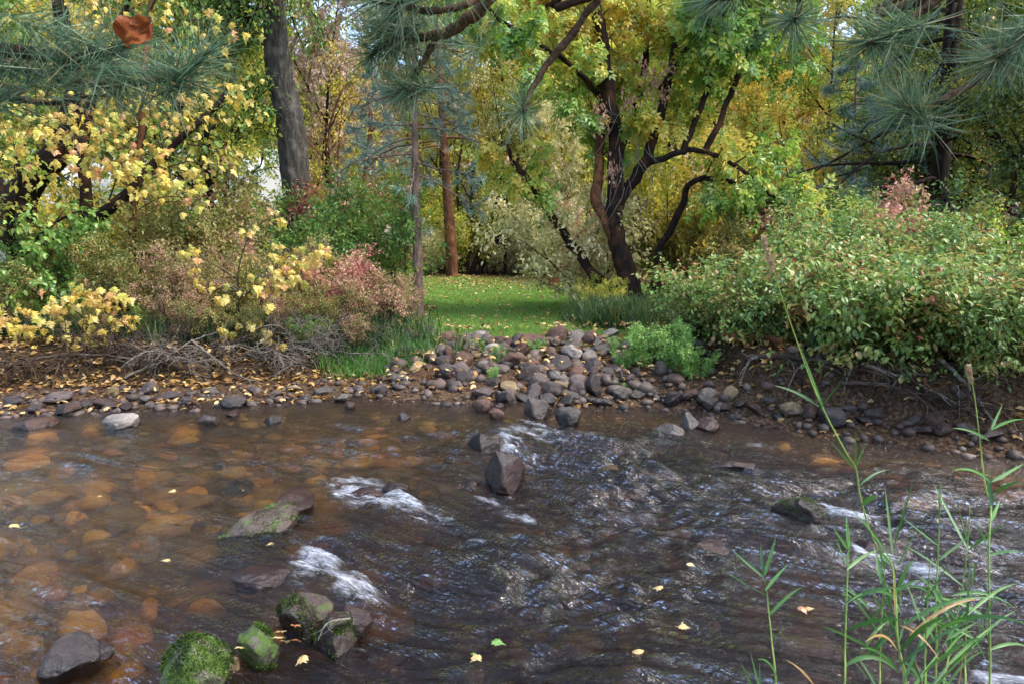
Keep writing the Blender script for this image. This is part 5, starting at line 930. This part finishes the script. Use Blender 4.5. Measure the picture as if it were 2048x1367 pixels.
# ---- dead brush, driftwood and roots
def brush(name, label, px, py, n, L, seed, mat='twig_grey', r=.013, dirz=.3, face=(0, -1), sub=8):
    rng = np.random.default_rng(seed); o = hit(px, py); root = thing(name, label, 'dead branch', o); 
    for k in range(n):
        d = np.array([face[0] + rng.normal() * .7, face[1] * .6 + rng.normal() * .3, dirz + rng.normal() * .35]); out = []
        s_ = polyline(rng, o + rng.normal(size=3) * (.12, .06, .03), d, L * rng.uniform(.6, 1.2), 9, .13, -.5)
        branch_out(rng, s_, np.linspace(r, r * .35, 10), 0, [dict(n=sub, t0=.2, ang=45, L=L * .4, r=r * .5, trop=-.5, wig=.22), dict(n=4, t0=.2, ang=45, L=L * .2, r=.002, trop=-.4, wig=.25, seg=4)], out); wood(out, (0, 1, 2), (5, 4, 3), .0016).build('branch', mat, root, True, o)
brush('dead_brush', 'tangle of bare grey twigs spilling down below the pink shrubs', 690, 680, 7, .75, 61, face=(-.2, -1)); brush('dead_brush', 'grey twigs drooping beside the rank grass', 600, 690, 6, .65, 62, face=(.2, -1)); brush('dead_brush', 'bare grey brush near the slender pine foot', 735, 690, 5, .6, 63, face=(.3, -1)); brush('dead_brush', 'brown bare twigs under the sapling', 450, 680, 6, .6, 64, 'twig'); brush('dead_brush', 'brown tangled twigs under the bank maple', 300, 690, 6, .7, 65, 'twig'); brush('dead_brush', 'thin bare twigs left of the bank maple', 60, 720, 4, .6, 66, 'twig')
for k, (px, py, m_, lab) in enumerate([(520, 700, 'twig_grey', 'grey twig tangle below the sapling'), (400, 705, 'drift', 'dark twig tangle on the left bank face'), (240, 705, 'drift', 'dark twigs under the bank maple leaves'), (150, 715, 'twig', 'brown twigs under the low yellow leaves'), (350, 715, 'twig_grey', 'pale twig tangle spilling on the gravel'), (640, 705, 'twig_grey', 'matted grey twigs below the pink shrub'), (560, 715, 'drift', 'dark matted twigs at the gravel edge'), (0, 725, 'drift', 'dark twigs at the outer gravel bar')]):
    brush('dead_brush', lab, px, py, 9, .75, 160 + k, m_, .011, .3, ((-1) ** k * .3, -1), 10)
brush('dead_brush', 'grey twigs sticking out of the bank below the boxelder', 1400, 660, 5, .7, 67, face=(.1, -1)); brush('dead_brush', 'pale twigs hanging over the undercut bank', 1830, 770, 6, .7, 68, 'drift', face=(-.3, -1)); brush('dead_brush', 'fine pale twigs at the outer end of the driftwood', 1930, 800, 5, .6, 69, 'drift', face=(.3, -1), dirz=.1)
def log(name, label, path, r0, r1, seed, mat='drift', nb=4, L=.4):
    rng = np.random.default_rng(seed); s_ = spline(path, 22); s_[1:-1] += rng.normal(size=(20, 3)) * r0 * .25; o = s_[0].copy(); root = thing(name, label, 'branch', o); mb = MB(); rad = np.linspace(r0, r1, 22); tube(mb, s_, rad, 9, rough=.3); mb.build('stem', mat, root, True, o); out = []
    branch_out(rng, s_, rad, 0, [dict(n=nb, t0=.2, ang=50, L=L, r=r0 * .45, trop=-.2, wig=.2)], out)
    for b_ in out:
        if b_[2] == 1: wood([b_], (1,), (5, 5)).build('side_branch', mat, root, True, o)
def hz_(px, py, dz=.05, dy=0.0):
    p = hit(px, py); p = p + (0, dy, dz); return p
log('driftwood_branch', 'long grey driftwood branch lying below the dogwoods', [hz_(1680, 800, .18), hz_(1760, 800, .16), hz_(1850, 820, .14), hz_(1930, 838, .1), hz_(1985, 850, .06)], .024, .010, 71)
log('driftwood_branch', 'dark root arching out of the undercut bank', [hz_(1490, 735, .12), hz_(1560, 750, .2), hz_(1640, 765, .22), hz_(1720, 775, .2), hz_(1800, 790, .12)], .03, .012, 72, 'drift'); log('driftwood_branch', 'pale stick slanting down to the water edge', [hz_(1880, 760, .2), hz_(1920, 790, .16), hz_(1960, 830, .1), hz_(1990, 860, .04)], .022, .008, 73, 'twig_grey'); log('driftwood_branch', 'thin root hanging at the bank foot', [hz_(1590, 740, .18), hz_(1600, 770, .14), hz_(1612, 800, .06)], .016, .005, 74, 'drift', 2)
log('fallen_log', 'reddish fallen log lying behind the right bank roots', [hz_(1380, 640, .15), hz_(1430, 655, .15), hz_(1500, 680, .12), hz_(1560, 700, .1)], .07, .03, 75, 'bark_red'); log('driftwood_branch', 'dark branch lying along the gravel bar', [hz_(20, 745, .08), hz_(120, 735, .14), hz_(230, 738, .16), hz_(330, 745, .12), hz_(420, 765, .06)], .022, .008, 76); log('driftwood_branch', 'forked grey branch propped on the gravel bar', [hz_(250, 760, .03), hz_(330, 735, .12), hz_(385, 715, .2), hz_(440, 705, .26)], .015, .006, 77, 'twig_grey', 5, .5); log('driftwood_branch', 'curved bare stick on the gravel bar', [hz_(385, 712, .2), hz_(430, 740, .14), hz_(480, 765, .08), hz_(520, 770, .04)], .014, .005, 78, 'twig_grey', 3)
for k, (p, q) in enumerate([((1720, 770), (1960, 845)), ((1640, 770), (1760, 815)), ((1790, 780), (1900, 850))]):
    log('driftwood_branch', ['straight grey pole across the driftwood', 'short dark root under the glossy dogwood', 'crooked root dipping to the stones'][k], [hz_(*p, .22), hz_((p[0] + q[0]) / 2, (p[1] + q[1]) / 2 - 4, .16), hz_(*q, .05)], .02, .008, 80 + k, 'drift' if k else 'twig_grey', 3)
rr_ = np.random.default_rng(90)
for k in range(16):
    px = 1480 + k * 33; py = 735 + (px - 1480) * .16 + rr_.uniform(-8, 8); dx = rr_.uniform(-50, 60)
    log('bank_root', ['dark', 'grey', 'reddish'][k % 3] + ' root ' + ['dangling below the tawny shrub', 'hanging left of the long driftwood', 'looping over the long driftwood', 'dangling at the outer driftwood end'][k // 4] + ' of the undercut bank', [hz_(px, py, .16), hz_(px + dx * .5, py + 16, .2), hz_(px + dx, py + rr_.uniform(28, 46), .07)], rr_.uniform(.008, .02), .004, 100 + k, ['drift', 'twig_grey', 'bark_red'][k % 3], 2, .25)
    bpy.context.scene.collection.objects[-1].parent['group'] = 'roots of the undercut bank'
log('stick', 'thin pale stick caught between the mossy rocks', [ground_at(700, 1235, .05), ground_at(655, 1245, .08), ground_at(635, 1280, .02)], .005, .002, 84, 'twig_grey', 3, .15)

# ---- near pines: trunks behind the camera, branches hanging into the top of the view
def tuft_mesh(seed, n, L, back):
    rng = np.random.default_rng(seed); mb = MB(); x0 = -rng.uniform(0, 1, n) ** 1.2 * back; d = rng.normal(size=(n, 3)); d /= np.linalg.norm(d, axis=1)[:, None]; d = d * rng.uniform(.6, 1.1, n)[:, None] + np.array([1.0, 0, 0]) * rng.uniform(.15, 1.0, n)[:, None]; d /= np.linalg.norm(d, axis=1)[:, None]
    s = np.cross(d, rng.normal(size=(n, 3))); s /= np.linalg.norm(s, axis=1)[:, None]; ln = (L * rng.uniform(.75, 1.1, n))[:, None]; w = .0010; p0 = np.stack([x0, 0 * x0, 0 * x0], 1); sag = np.cross(s, d) * rng.normal(size=(n, 1)) * .08
    m = p0 + d * ln * .5 + sag * ln * .5; e = p0 + d * ln + sag * ln * 1.4
    v = np.stack([p0 - s * w, p0 + s * w, m - s * w, m + s * w, e], 1).reshape(-1, 3); tr_ = np.array([(0, 1, 3), (0, 3, 2), (2, 3, 4)])
    mb.add(v, (np.arange(n)[:, None, None] * 5 + tr_[None]).reshape(-1, 3), np.repeat(np.where(rng.uniform(size=n) < .05, .98, rng.uniform(0, .8, n)), 5)); return mb.mesh('needle_tuft')
TUFT = [tuft_mesh(i, 210, .15, .10) for i in range(4)]
LONGT = [tuft_mesh(10 + i, 230, .16, .26) for i in range(3)]
def near_pine(label, trunk_xy, branches, H, seed):
    rng = np.random.default_rng(seed); o = np.array([*trunk_xy, tz(*trunk_xy)]); root = thing('ponderosa_pine', label, 'tree', o); mb = MB(); pts = polyline(rng, o - (0, 0, .1), np.array([0, 0, 1.0]), H, 14, .01, .1); tube(mb, pts, np.linspace(.24, .04, 15), 18, rough=.15); mb.build('trunk', 'bark_pine', root, True, o)
    for (path, r0, r1, tf) in branches:
        s_ = spline(path, 40); s_[1:-1] += rng.normal(size=(38, 3)) * r0 * .12; bm2 = MB(); tube(bm2, s_, np.linspace(r0, r1, 40), 9, rough=.5); b = bm2.build('branch', 'nearbark', root, True, o)
        for (q, dr, long, sc_) in tf:
            t_ = link('needle_tuft', (LONGT if long else TUFT)[rng.integers(3)], 'needle', b); t_['kind'] = 'stuff'; d = Vector(dr).normalized(); t_.matrix_local = Matrix.Translation(Vector(q - o)) @ d.to_track_quat('X', 'Z').to_matrix().to_4x4() @ Matrix.Rotation(rng.uniform(0, 6), 4, 'X') @ Matrix.Scale(sc_, 4)
    T = pine_template(seed + 50, H, .05, .38, 46, 2.2, .3, 60, .17, 7)
    for nm, me, mt in (('upper_branches', T[1], 'nearbark'), ('upper_needles', T[2], 'needle')): q = link(nm, me, mt, root); q['kind'] = 'stuff'
TL = np.array([-3.4, .3, 2.2]); TR = np.array([3.0, -.6, 3.2])
a = at
near_pine('ponderosa pine on the near bank reaching over the left of the stream', (-3.4, .3), [
    ([TL, a(-250, 70, 1.7), a(-60, 92, 1.75), a(60, 105, 1.75), a(150, 118, 1.75), a(215, 100, 1.75), a(262, 84, 1.72)], .022, .009, [(a(262, 84, 1.72), (.6, .0, .35), 1, 1.0), (a(150, 116, 1.75), (.8, .1, .45), 1, 1.1), (a(60, 105, 1.75), (.7, .1, .6), 1, 1.0), (a(-30, 95, 1.75), (.5, -.1, .7), 1, 1.0), (a(210, 100, 1.75), (.8, .2, -.25), 1, .9)]),
    ([TL + (0, 0, -.2), a(-150, 110, 1.9), a(0, 130, 1.9), a(80, 145, 1.9), a(200, 170, 1.95), a(330, 156, 1.95), a(380, 140, 1.95), a(420, 100, 1.95)], .015, .005, [(a(420, 100, 1.95), (.7, .1, .6), 1, 1.0), (a(345, 155, 1.95), (.9, .0, -.1), 1, .9), (a(250, 168, 1.95), (.6, -.2, -.3), 0, .9), (a(385, 135, 1.95), (.6, .3, .8), 0, 1.0)]),
    ([TL + (0, .1, -.3), a(-150, 170, 2.0), a(0, 192, 2.0), a(90, 206, 2.0), a(150, 196, 2.0), a(235, 188, 2.0)], .012, .004, [(a(235, 188, 2.0), (.5, -.3, -.3), 0, .7)])], 12, 3)
near_pine('ponderosa pine on the near bank with branches hanging over the middle and right', (3.0, -.6), [
    ([TR, a(1300, -260, 1.45), a(1060, -90, 1.6), a(980, 0, 1.65), a(930, 42, 1.68), a(878, 70, 1.7), a(800, 74, 1.72), a(768, 64, 1.72)], .02, .007, [(a(768, 64, 1.72), (-.8, -.1, .1), 1, .95), (a(800, 74, 1.72), (-.7, .2, -.3), 0, .8), (a(765, 66, 1.72), (-.7, .3, -.45), 0, .9)]),
    ([a(876, 70, 1.7), a(850, 118, 1.7), a(822, 160, 1.7), a(800, 186, 1.68)], .008, .005, [(a(800, 186, 1.68), (-.5, -.5, -.5), 0, .75), (a(805, 180, 1.68), (-.6, -.2, -.1), 0, .75)]),
    ([a(1010, -40, 1.62), a(940, 6, 1.6), a(870, 22, 1.6), a(800, 12, 1.6), a(745, 0, 1.6)], .009, .005, [(a(745, 0, 1.6), (-.8, .1, -.1), 1, .9), (a(800, 12, 1.6), (-.6, -.2, -.4), 0, .8)]),
    ([a(790, 74, 1.72), a(760, 95, 1.72), a(740, 112, 1.72)], .006, .004, [(a(740, 112, 1.72), (-.7, -.2, -.5), 0, .85)]),
    ([TR + (-.1, 0, .1), a(1340, -160, 1.5), a(1195, 0, 1.6), a(1150, 62, 1.62), a(1100, 122, 1.62), a(1062, 182, 1.6), a(1045, 226, 1.56)], .010, .006, [(a(1045, 222, 1.56), (-.15, -1.0, -.25), 0, .62)]),
    ([TR, a(1650, -160, 1.6), a(1606, -20, 1.65), a(1592, 44, 1.65)], .009, .006, [(a(1592, 40, 1.65), (-.1, -1.0, -.35), 0, .8)]),
    ([TR + (0, .1, -.1), a(2000, -110, 1.6), a(1870, 0, 1.65), a(1800, 50, 1.65), a(1738, 86, 1.62)], .012, .007, [(a(1738, 86, 1.62), (-.6, -.6, -.25), 0, .95), (a(1765, 72, 1.63), (-.5, .2, -.1), 0, .9)]),
    ([TR + (0, .2, -.3), a(2250, -20, 1.6), a(2100, 55, 1.6), a(2048, 84, 1.6), a(1994, 114, 1.58)], .012, .007, [(a(1994, 114, 1.58), (-.6, -.6, .0), 0, .85), (a(2030, 96, 1.58), (-.4, .1, -.5), 0, .9)]),
    ([TR + (0, .2, -.5), a(2200, 20, 1.7), a(2060, 100, 1.7), a(1990, 132, 1.7), a(1930, 176, 1.7), a(1862, 206, 1.68), a(1804, 210, 1.66)], .012, .006, [(a(1804, 210, 1.66), (-.8, -.3, .3), 0, .9), (a(1815, 210, 1.66), (-.5, .1, .5), 0, .85)]),
    ([TR + (0, .1, .2), a(1700, -220, 1.7), a(1560, -80, 1.8), a(1480, -20, 1.85), a(1420, 5, 1.85)], .008, .005, [(a(1420, 0, 1.85), (-.6, .2, -.1), 0, .8)])], 13, 8)
# dried leaf caught in the needles
nu, nv = 14, 12; U, W_ = np.meshgrid(np.linspace(0, 1, nu), np.linspace(-1, 1, nv), indexing='ij'); wl_ = (np.sin(np.pi * np.clip(U * .9 + .08, 0, 1)) ** .6) * (.46 + .05 * np.sin(U * 17)); gx = U + .06 * np.sin(W_ * 9) * U; gy = W_ * wl_; gz = .16 * np.abs(W_) ** 1.5 * (1 + .8 * np.sin(U * 4)) + .10 * np.sin(U * 6) + .05 * np.sin(W_ * 7 + U * 8) + .10 * pn(np.stack([U * 4, W_ * 2.5, 0 * U + .3], -1).reshape(-1, 3)).reshape(U.shape)
c0 = a(250, 88, 1.66); x = np.array([.75, .0, .55]); x /= np.linalg.norm(x); z = np.array([.1, -1, .3]); z -= (z @ x) * x; z /= np.linalg.norm(z); y = np.cross(z, x)
v = np.stack([gx, gy, gz], -1).reshape(-1, 3); ii = (np.arange(nu - 1)[:, None] * nv + np.arange(nv - 1)[None]).ravel(); tri = np.concatenate([np.stack([ii, ii + 1, ii + nv + 1], 1), np.stack([ii, ii + nv + 1, ii + nv], 1)])
mb = MB(); mb.add(c0 + .078 * (v[:, :1] * x + v[:, 1:2] * 1.1 * y + v[:, 2:] * z), tri, np.clip(.5 + .4 * pn(v * 3), 0, 1))
tag(mb.build('dried_leaf', 'brownleaf', None, False), 'dried orange brown leaf caught in the pine needles', 'leaf')

# ---- reeds on the near bank
rng = np.random.default_rng(77)
def zp(x, y): return 1198 + x / 2.41, 800 + y / 2.41
def ribbon(p0, p1, w, sag, rng, n=9, tw=.0):
    t_ = np.linspace(0, 1, n)[:, None]; c = p0 + (p1 - p0) * t_ + np.array([0, 0, 1.0]) * (sag * 4 * t_ * (1 - t_)); tg = np.gradient(c, axis=0); tg /= np.linalg.norm(tg, axis=1)[:, None]
    s = np.cross(tg, np.array([rng.normal() * .3, -.8, .6])); s /= np.linalg.norm(s, axis=1)[:, None]; nn = np.cross(s, tg); ww = (w * np.minimum(1, 3.5 * t_ + .35) * np.clip(1.06 - t_ ** 2.2, .02, 1)); V = np.stack([c - s * ww, c - nn * ww * .35, c + s * ww], 1).reshape(-1, 3); T = []
    for i in range(n - 1):
        for j in (0, 1): q = i * 3 + j; T += [(q, q + 1, q + 4), (q, q + 4, q + 3)]
    return V, np.array(T)
REEDS = [
 ('tall reed with a long pale seed head leaning to the left', 1.9, [(1530, 480), (1562, 590), (1600, 700), (1638, 800), (1690, 900), (1712, 937), (1721, 995), (1750, 1086), (1783, 1128), (1791, 1194), (1795, 1277), (1808, 1420)], [(1528, 478), (1533, 500), (1540, 520), (1546, 545)],
  [((1640, 800), (1612, 720), 5, 0), ((1638, 812), (1548, 770), 6, .01), ((1640, 818), (1690, 755), 5, .005), ((1650, 822), (1600, 690), 5, 0), ((1712, 930), (1712, 860), 5, 0), ((1712, 930), (1732, 885), 5, 0), ((1712, 938), (1660, 880), 4, 0), ((1721, 968), (1778, 938), 4, .01), ((1724, 1008), (1756, 990), 9, .005), ((1783, 1120), (1700, 1015), 5, .01), ((1786, 1108), (1770, 975), 5, .0), ((1790, 1085), (1828, 955), 5, 0), ((1796, 1128), (1834, 1058), 6, 0), ((1768, 1138), (1758, 1095), 9, 0), ((1783, 1130), (1752, 1090), 5, 0), ((1791, 1194), (1694, 1205), 7, .03), ((1795, 1280), (1760, 1120), 5, 0), ((1798, 1270), (1735, 1170), 5, 0)]),
 ('tall reed with a short seed head beside the leaning one', 2.0, [(1938, 735), (1950, 800), (1970, 966), (1982, 1007), (1978, 1090), (1978, 1215), (1976, 1420)], [(1937, 735), (1940, 750), (1943, 765)],
  [((1982, 858), (2005, 808), 5, 0), ((1984, 858), (2048, 838), 5, .01), ((1978, 880), (1905, 855), 5, .01), ((1982, 965), (1905, 940), 6, .02), ((1984, 962), (2050, 925), 6, 0), ((1990, 985), (2050, 962), 6, .01), ((1984, 1010), (1976, 940), 7, 0), ((1982, 1040), (2000, 1000), 7, 0), ((1974, 1092), (1955, 1040), 6, 0), ((1978, 1110), (2048, 1105), 5, .01), ((1980, 1240), (1830, 1195), 6, .03), ((1978, 1262), (1945, 1240), 5, 0), ((1978, 1300), (2060, 1295), 6, .02)]),
 ('small low reed standing apart from the others', 2.15, [(1526, 1150), (1533, 1180), (1537, 1220), (1543, 1277), (1552, 1420)], None, [((1526, 1152), (1463, 1098), 5, 0), ((1527, 1150), (1521, 1082), 5, 0), ((1529, 1150), (1552, 1072), 6, 0), ((1531, 1180), (1576, 1128), 6, .005), ((1538, 1230), (1602, 1174), 6, .01), ((1544, 1282), (1576, 1242), 7, 0), ((1500, 1172), (1447, 1140), 3, 0), ((1533, 1190), (1500, 1172), 3, 0)]),
 ('reed with long drooping leaves by the leaning reed', 1.8, [(1695, 1045), (1697, 1090), (1694, 1173), (1690, 1290), (1686, 1420)], None, [((1697, 1098), (1667, 1055), 7, 0), ((1698, 1095), (1693, 1032), 7, 0), ((1694, 1138), (1755, 1100), 6, .01), ((1692, 1204), (1815, 1178), 7, .02), ((1690, 1262), (1825, 1243), 7, .02), ((1688, 1332), (1798, 1345), 8, .04), ((1696, 1130), (1670, 1075), 4, 0)]),
 ('thin reed with a single upright leaf', 1.95, [(1882, 965), (1877, 1090), (1872, 1195), (1868, 1420)], None, [((1880, 1050), (1877, 975), 6, 0), ((1868, 1330), (1888, 1238), 8, 0), ((1876, 1090), (1800, 1030), 4, 0), ((1876, 1120), (1940, 1070), 4, 0), ((1872, 1200), (1812, 1175), 5, .02), ((1870, 1240), (1990, 1150), 5, 0)]),
 ('slanting reed behind the tall ones', 2.1, [(1940, 1010), (1935, 1090), (1924, 1175), (1900, 1298), (1880, 1420)], None, [((1938, 1088), (1916, 1015), 6, 0), ((1940, 1096), (2008, 1045), 7, 0), ((1936, 1098), (1866, 965), 5, 0), ((1925, 1170), (1800, 1085), 5, .01), ((1903, 1190), (2030, 1215), 6, .03), ((1918, 1250), (1862, 1150), 5, 0), ((1905, 1290), (1925, 1210), 6, 0), ((1900, 1305), (1898, 1220), 7, 0)]),
 ('leafy reed clump bending across the dark water', 1.75, [(1790, 1250), (1800, 1310), (1810, 1420)], None, [((1800, 1302), (1905, 1235), 8, .03), ((1880, 1255), (2060, 1250), 8, .03), ((1806, 1250), (1990, 1195), 7, .03), ((1800, 1330), (1950, 1240), 6, .02), ((1795, 1340), (1720, 1295), 6, .02), ((1806, 1365), (1850, 1260), 6, 0), ((1815, 1390), (1880, 1300), 7, 0), ((1803, 1210), (1800, 1160), 8, 0), ((1840, 1400), (1920, 1300), 6, 0), ((1850, 1400), (1960, 1290), 5, .02)]),
 ('sprout of narrow reed leaves at the near bank', 1.7, [(1520, 1390), (1518, 1420)], None, [((1518, 1400), (1480, 1320), 4, 0), ((1520, 1400), (1519, 1322), 4, 0), ((1556, 1358), (1515, 1318), 5, .02), ((1512, 1400), (1490, 1340), 4, 0), ((1525, 1400), (1500, 1300), 4, 0)])]
rz_ = np.random.default_rng(88)
for lab, bx0, Yx in [('leafy low reed in the middle of the clump', 1760, 1.95), ('leafy low reed at the outer side of the clump', 1930, 1.9), ('thin leafy reed at the front of the clump', 1850, 1.75)]:
    lv_ = []
    for k in range(15):
        b0 = (bx0 + rz_.uniform(-45, 45), rz_.uniform(1150, 1390)); an_ = rz_.uniform(-1.2, 1.2); L_ = rz_.uniform(60, 130); lv_.append((b0, (b0[0] + L_ * math.sin(an_) * 1.2, b0[1] - L_ * math.cos(an_) * .8), rz_.uniform(4, 7), rz_.uniform(0, .025)))
    REEDS.append((lab, Yx, [(bx0 + 10, 1120), (bx0 + 4, 1220), (bx0, 1320), (bx0 - 4, 1420)], None, lv_))
DRY = [((1795, 1300), (1730, 1283), 5, .03), ((1820, 1270), (1962, 1198), 6, .03), ((1800, 1250), (1880, 1320), 5, .02), ((1629, 1370), (1571, 1318), 4, .01), ((1850, 1385), (1828, 1310), 3, 0), ((1915, 1390), (1928, 1300), 4, 0), ((1790, 1230), (1786, 1120), 5, 0)]
for k, (lab, Yr, st, head, lv) in enumerate(REEDS):
    top = at(*st[0], Yr); bot = at(*st[-1], Yr); g = np.array([bot[0], Yr, tz(bot[0], Yr)]); root = thing('reed', lab, 'reed', g, 'reeds on the near bank')
    s_ = spline([a(px, py, Yr + .05 * math.sin(i)) for i, (px, py) in enumerate(st)] + [g], 50); mb = MB(); tube(mb, s_, np.linspace(.0012, .0034, 50), 6); mb.build('stem', 'cane', root, True, g)
    if head:
        h_ = spline([a(px, py, Yr) for px, py in head], 40); mb = MB(); n = 220; i = rng.integers(0, 40, n); P = h_[i] + rng.normal(size=(n, 3)) * .0022; d, nr = leaf_frames(n, rng, np.array([-.3, 0, 1.0]), -.2, .1); add_leaves(mb, P, d, nr, rng.uniform(.008, .016, n), rng.uniform(0, 1, n), 'simple'); mb.build('seed_head', 'seed', root, False, g)
    for (b, e, w, sag) in lv + (DRY if k == 6 else []):
        dy = rng.normal() * .05; V, T = ribbon(a(*b, Yr + rng.normal() * .01), a(*e, Yr + rng.normal() * .12 - .03), w * Yr / F * .6, sag, rng); mb = MB(); mb.add(V, T, np.clip(np.full(len(V), rng.uniform(.2, .8)) + np.linspace(0, .2, len(V)), 0, 1)); mb.build('leaf', 'reeddry' if (b, e, w, sag) in DRY else 'reed', root, True, g)
# ---- fallen leaves floating on the water and lying on rocks
FL = [(1368, 1250, 'pale yellow maple leaf floating on the dark run'), (1296, 1298, 'curled yellow leaf floating beside two others'), (1285, 1306, 'tan leaf drifting under the curled yellow leaf'), (1330, 1306, 'pinkish leaf floating right of the yellow pair'), (1240, 1338, 'orange tan leaf stuck on a submerged rock'), (1252, 1350, 'small orange leaf below the tan one'), (1600, 1208, 'curled orange leaf floating near the low reed'), (1625, 1210, 'yellow leaf floating near the low reed'), (960, 1310, 'yellow leaf drifting with a green sprig'), (945, 1305, 'small green leaf drifting in the dark water'), (985, 1278, 'bright green leaf under the surface'), (25, 1083, 'yellow green leaf on the amber shallows'),
      (1375, 1120, 'pale leaf swept along in the run'), (1325, 1175, 'yellow leaf swept along under the run'), (1260, 1010, 'tiny tan leaf on the riffle'), (1570, 1014, 'small yellow leaf beside the dark wet rock'), (615, 1325, 'pale leaf stuck in the foam by the mossy rock'), (352, 1005, 'round pale leaf drifting on smooth water'), (205, 1015, 'small pale leaf drifting on smooth water'), (330, 1155, 'pale leaf drifting below the amber stones')]
random.seed(4)
for px, py, lab in FL:
    g = ground_at(px, py, -.06); g[2] = float(water_level(g[0], g[1])) + .028; an = random.uniform(0, 6.28); v, tri = maple_variant(random.randrange(9)); v = v.copy(); v[:, 2] *= .6; v[:, 2] -= v[:, 2].min(); ca, sa = math.cos(an), math.sin(an); s_ = random.uniform(.042, .062) * (1 if 'small' not in lab and 'tiny' not in lab else .55)
    mb = MB(); mb.add(np.stack([v[:, 0] * ca - v[:, 1] * sa, v[:, 0] * sa + v[:, 1] * ca, v[:, 2]], 1) * s_ + g, tri, np.full(len(v), .75 if 'yellow' in lab or 'pale' in lab else .95 if 'orange' in lab or 'pink' in lab else .5)); tag(mb.build('fallen_leaf', 'herb' if 'bright green' in lab or 'small green' in lab else 'litter', None, False), lab, 'leaf', 'leaves on the water')
for px, py, zz_, lab in [(545, 1085, .16, 'pale yellow leaf resting on the long mossy ledge'), (588, 1000, .14, 'small yellow leaf on the wet upper end of the ledge'), (497, 1048, .12, 'curled tan leaf at the tail of the mossy ledge'), (556, 1272, .1, 'pale leaf in the jam between the mossy rocks'), (570, 1280, .1, 'tan leaf in the jam between the mossy rocks'), (585, 1278, .1, 'orange leaf in the jam between the mossy rocks'), (562, 1262, .12, 'yellow leaf in the jam between the mossy rocks'), (582, 1248, .18, 'red leaf on the leaning mossy rock'), (478, 1292, .1, 'pale leaf clinging to the green faced rock')]:
    g = ground_at(px, py, zz_ - .06); v, tri = maple_variant(random.randrange(9)); an = random.uniform(0, 6.28); ca, sa = math.cos(an), math.sin(an); mb = MB(); w_ = np.stack([v[:, 0] * ca - v[:, 1] * sa, v[:, 0] * sa + v[:, 1] * ca, v[:, 2]], 1) * .045
    w_[:, 2] += -w_[:, 1] * .5; mb.add(w_ + g, tri, np.full(len(v), .98 if 'red' in lab or 'orange' in lab else .78)); tag(mb.build('fallen_leaf', 'litter', None, False), lab, 'leaf', 'leaves on the rocks')

# ---- house glimpsed behind the left maple
M['siding'] = plain_mat('cream siding', '#cfc8b4', .8, .2, .08, 4); M['trim'] = plain_mat('white trim', '#e4e4e2', .6, .3, .05); M['metalroof'] = plain_mat('pale metal roof', '#c4c8cc', .45, .5, .08, 3)
t = NT('window glass'); p = t.n('ShaderNodeBsdfPrincipled'); p.inputs['Base Color'].default_value = (.03, .035, .04, 1); p.inputs['Roughness'].default_value = .05; t.l(p.outputs[0], t.out.inputs[0]); M['glass'] = t.m
def box(mb, x0, x1, y0, y1, z0, z1):
    v = np.array([(x, y, z) for z in (z0, z1) for y in (y0, y1) for x in (x0, x1)], float); q = [(0, 1, 5, 4), (1, 3, 7, 5), (3, 2, 6, 7), (2, 0, 4, 6), (4, 5, 7, 6), (0, 2, 3, 1)]; mb.add(v, [t3 for f in q for t3 in ((f[0], f[1], f[2]), (f[0], f[2], f[3]))])
hx = at(215, 470, 25)[0]; ho = np.array([hx, 25.0, tz(hx, 25)]); root = thing('house', 'cream house with pale roof and white porch post glimpsed through the left maple', 'house', ho)
mb = MB(); box(mb, -5, 4.2, .8, 8, -.2, 2.1); mb.build('wall', 'siding', root)
mb = MB(); mb.add(np.array([(-5.6, -.6, 2.1), (4.8, -.6, 2.1), (4.8, 4.4, 4.6), (-5.6, 4.4, 4.6), (-5.6, 9.2, 2.1), (4.8, 9.2, 2.1), (-5.6, -.6, 2.0), (4.8, -.6, 2.0), (4.8, 9.2, 2.0), (-5.6, 9.2, 2.0)]), [(0, 1, 2), (0, 2, 3), (3, 2, 5), (3, 5, 4), (6, 9, 8), (6, 8, 7), (0, 6, 7), (0, 7, 1), (4, 5, 8), (4, 8, 9), (0, 3, 4), (0, 4, 9), (0, 9, 6), (1, 5, 2), (1, 8, 5), (1, 7, 8)]); rf = mb.build('roof', 'metalroof', root)
mb = MB(); box(mb, -5.62, 4.82, -.66, -.603, 1.92, 2.14); mb.build('fascia', 'trim', root)
for xx in (-4.6, -1.8, .6, 3.9): mb = MB(); box(mb, xx - .07, xx + .07, -.45, -.31, -.2, 1.995); mb.build('porch_post', 'trim', root)
for xx in (-3.2, 1.6):
    mb = MB(); box(mb, xx - .6, xx + .6, .74, .797, .7, 1.8); w_ = mb.build('window', 'trim', root); mb = MB(); box(mb, xx - .5, xx - .03, .70, .737, .78, 1.72); mb.build('pane', 'glass', w_); mb = MB(); box(mb, xx + .03, xx + .5, .70, .737, .78, 1.72); mb.build('pane', 'glass', w_)
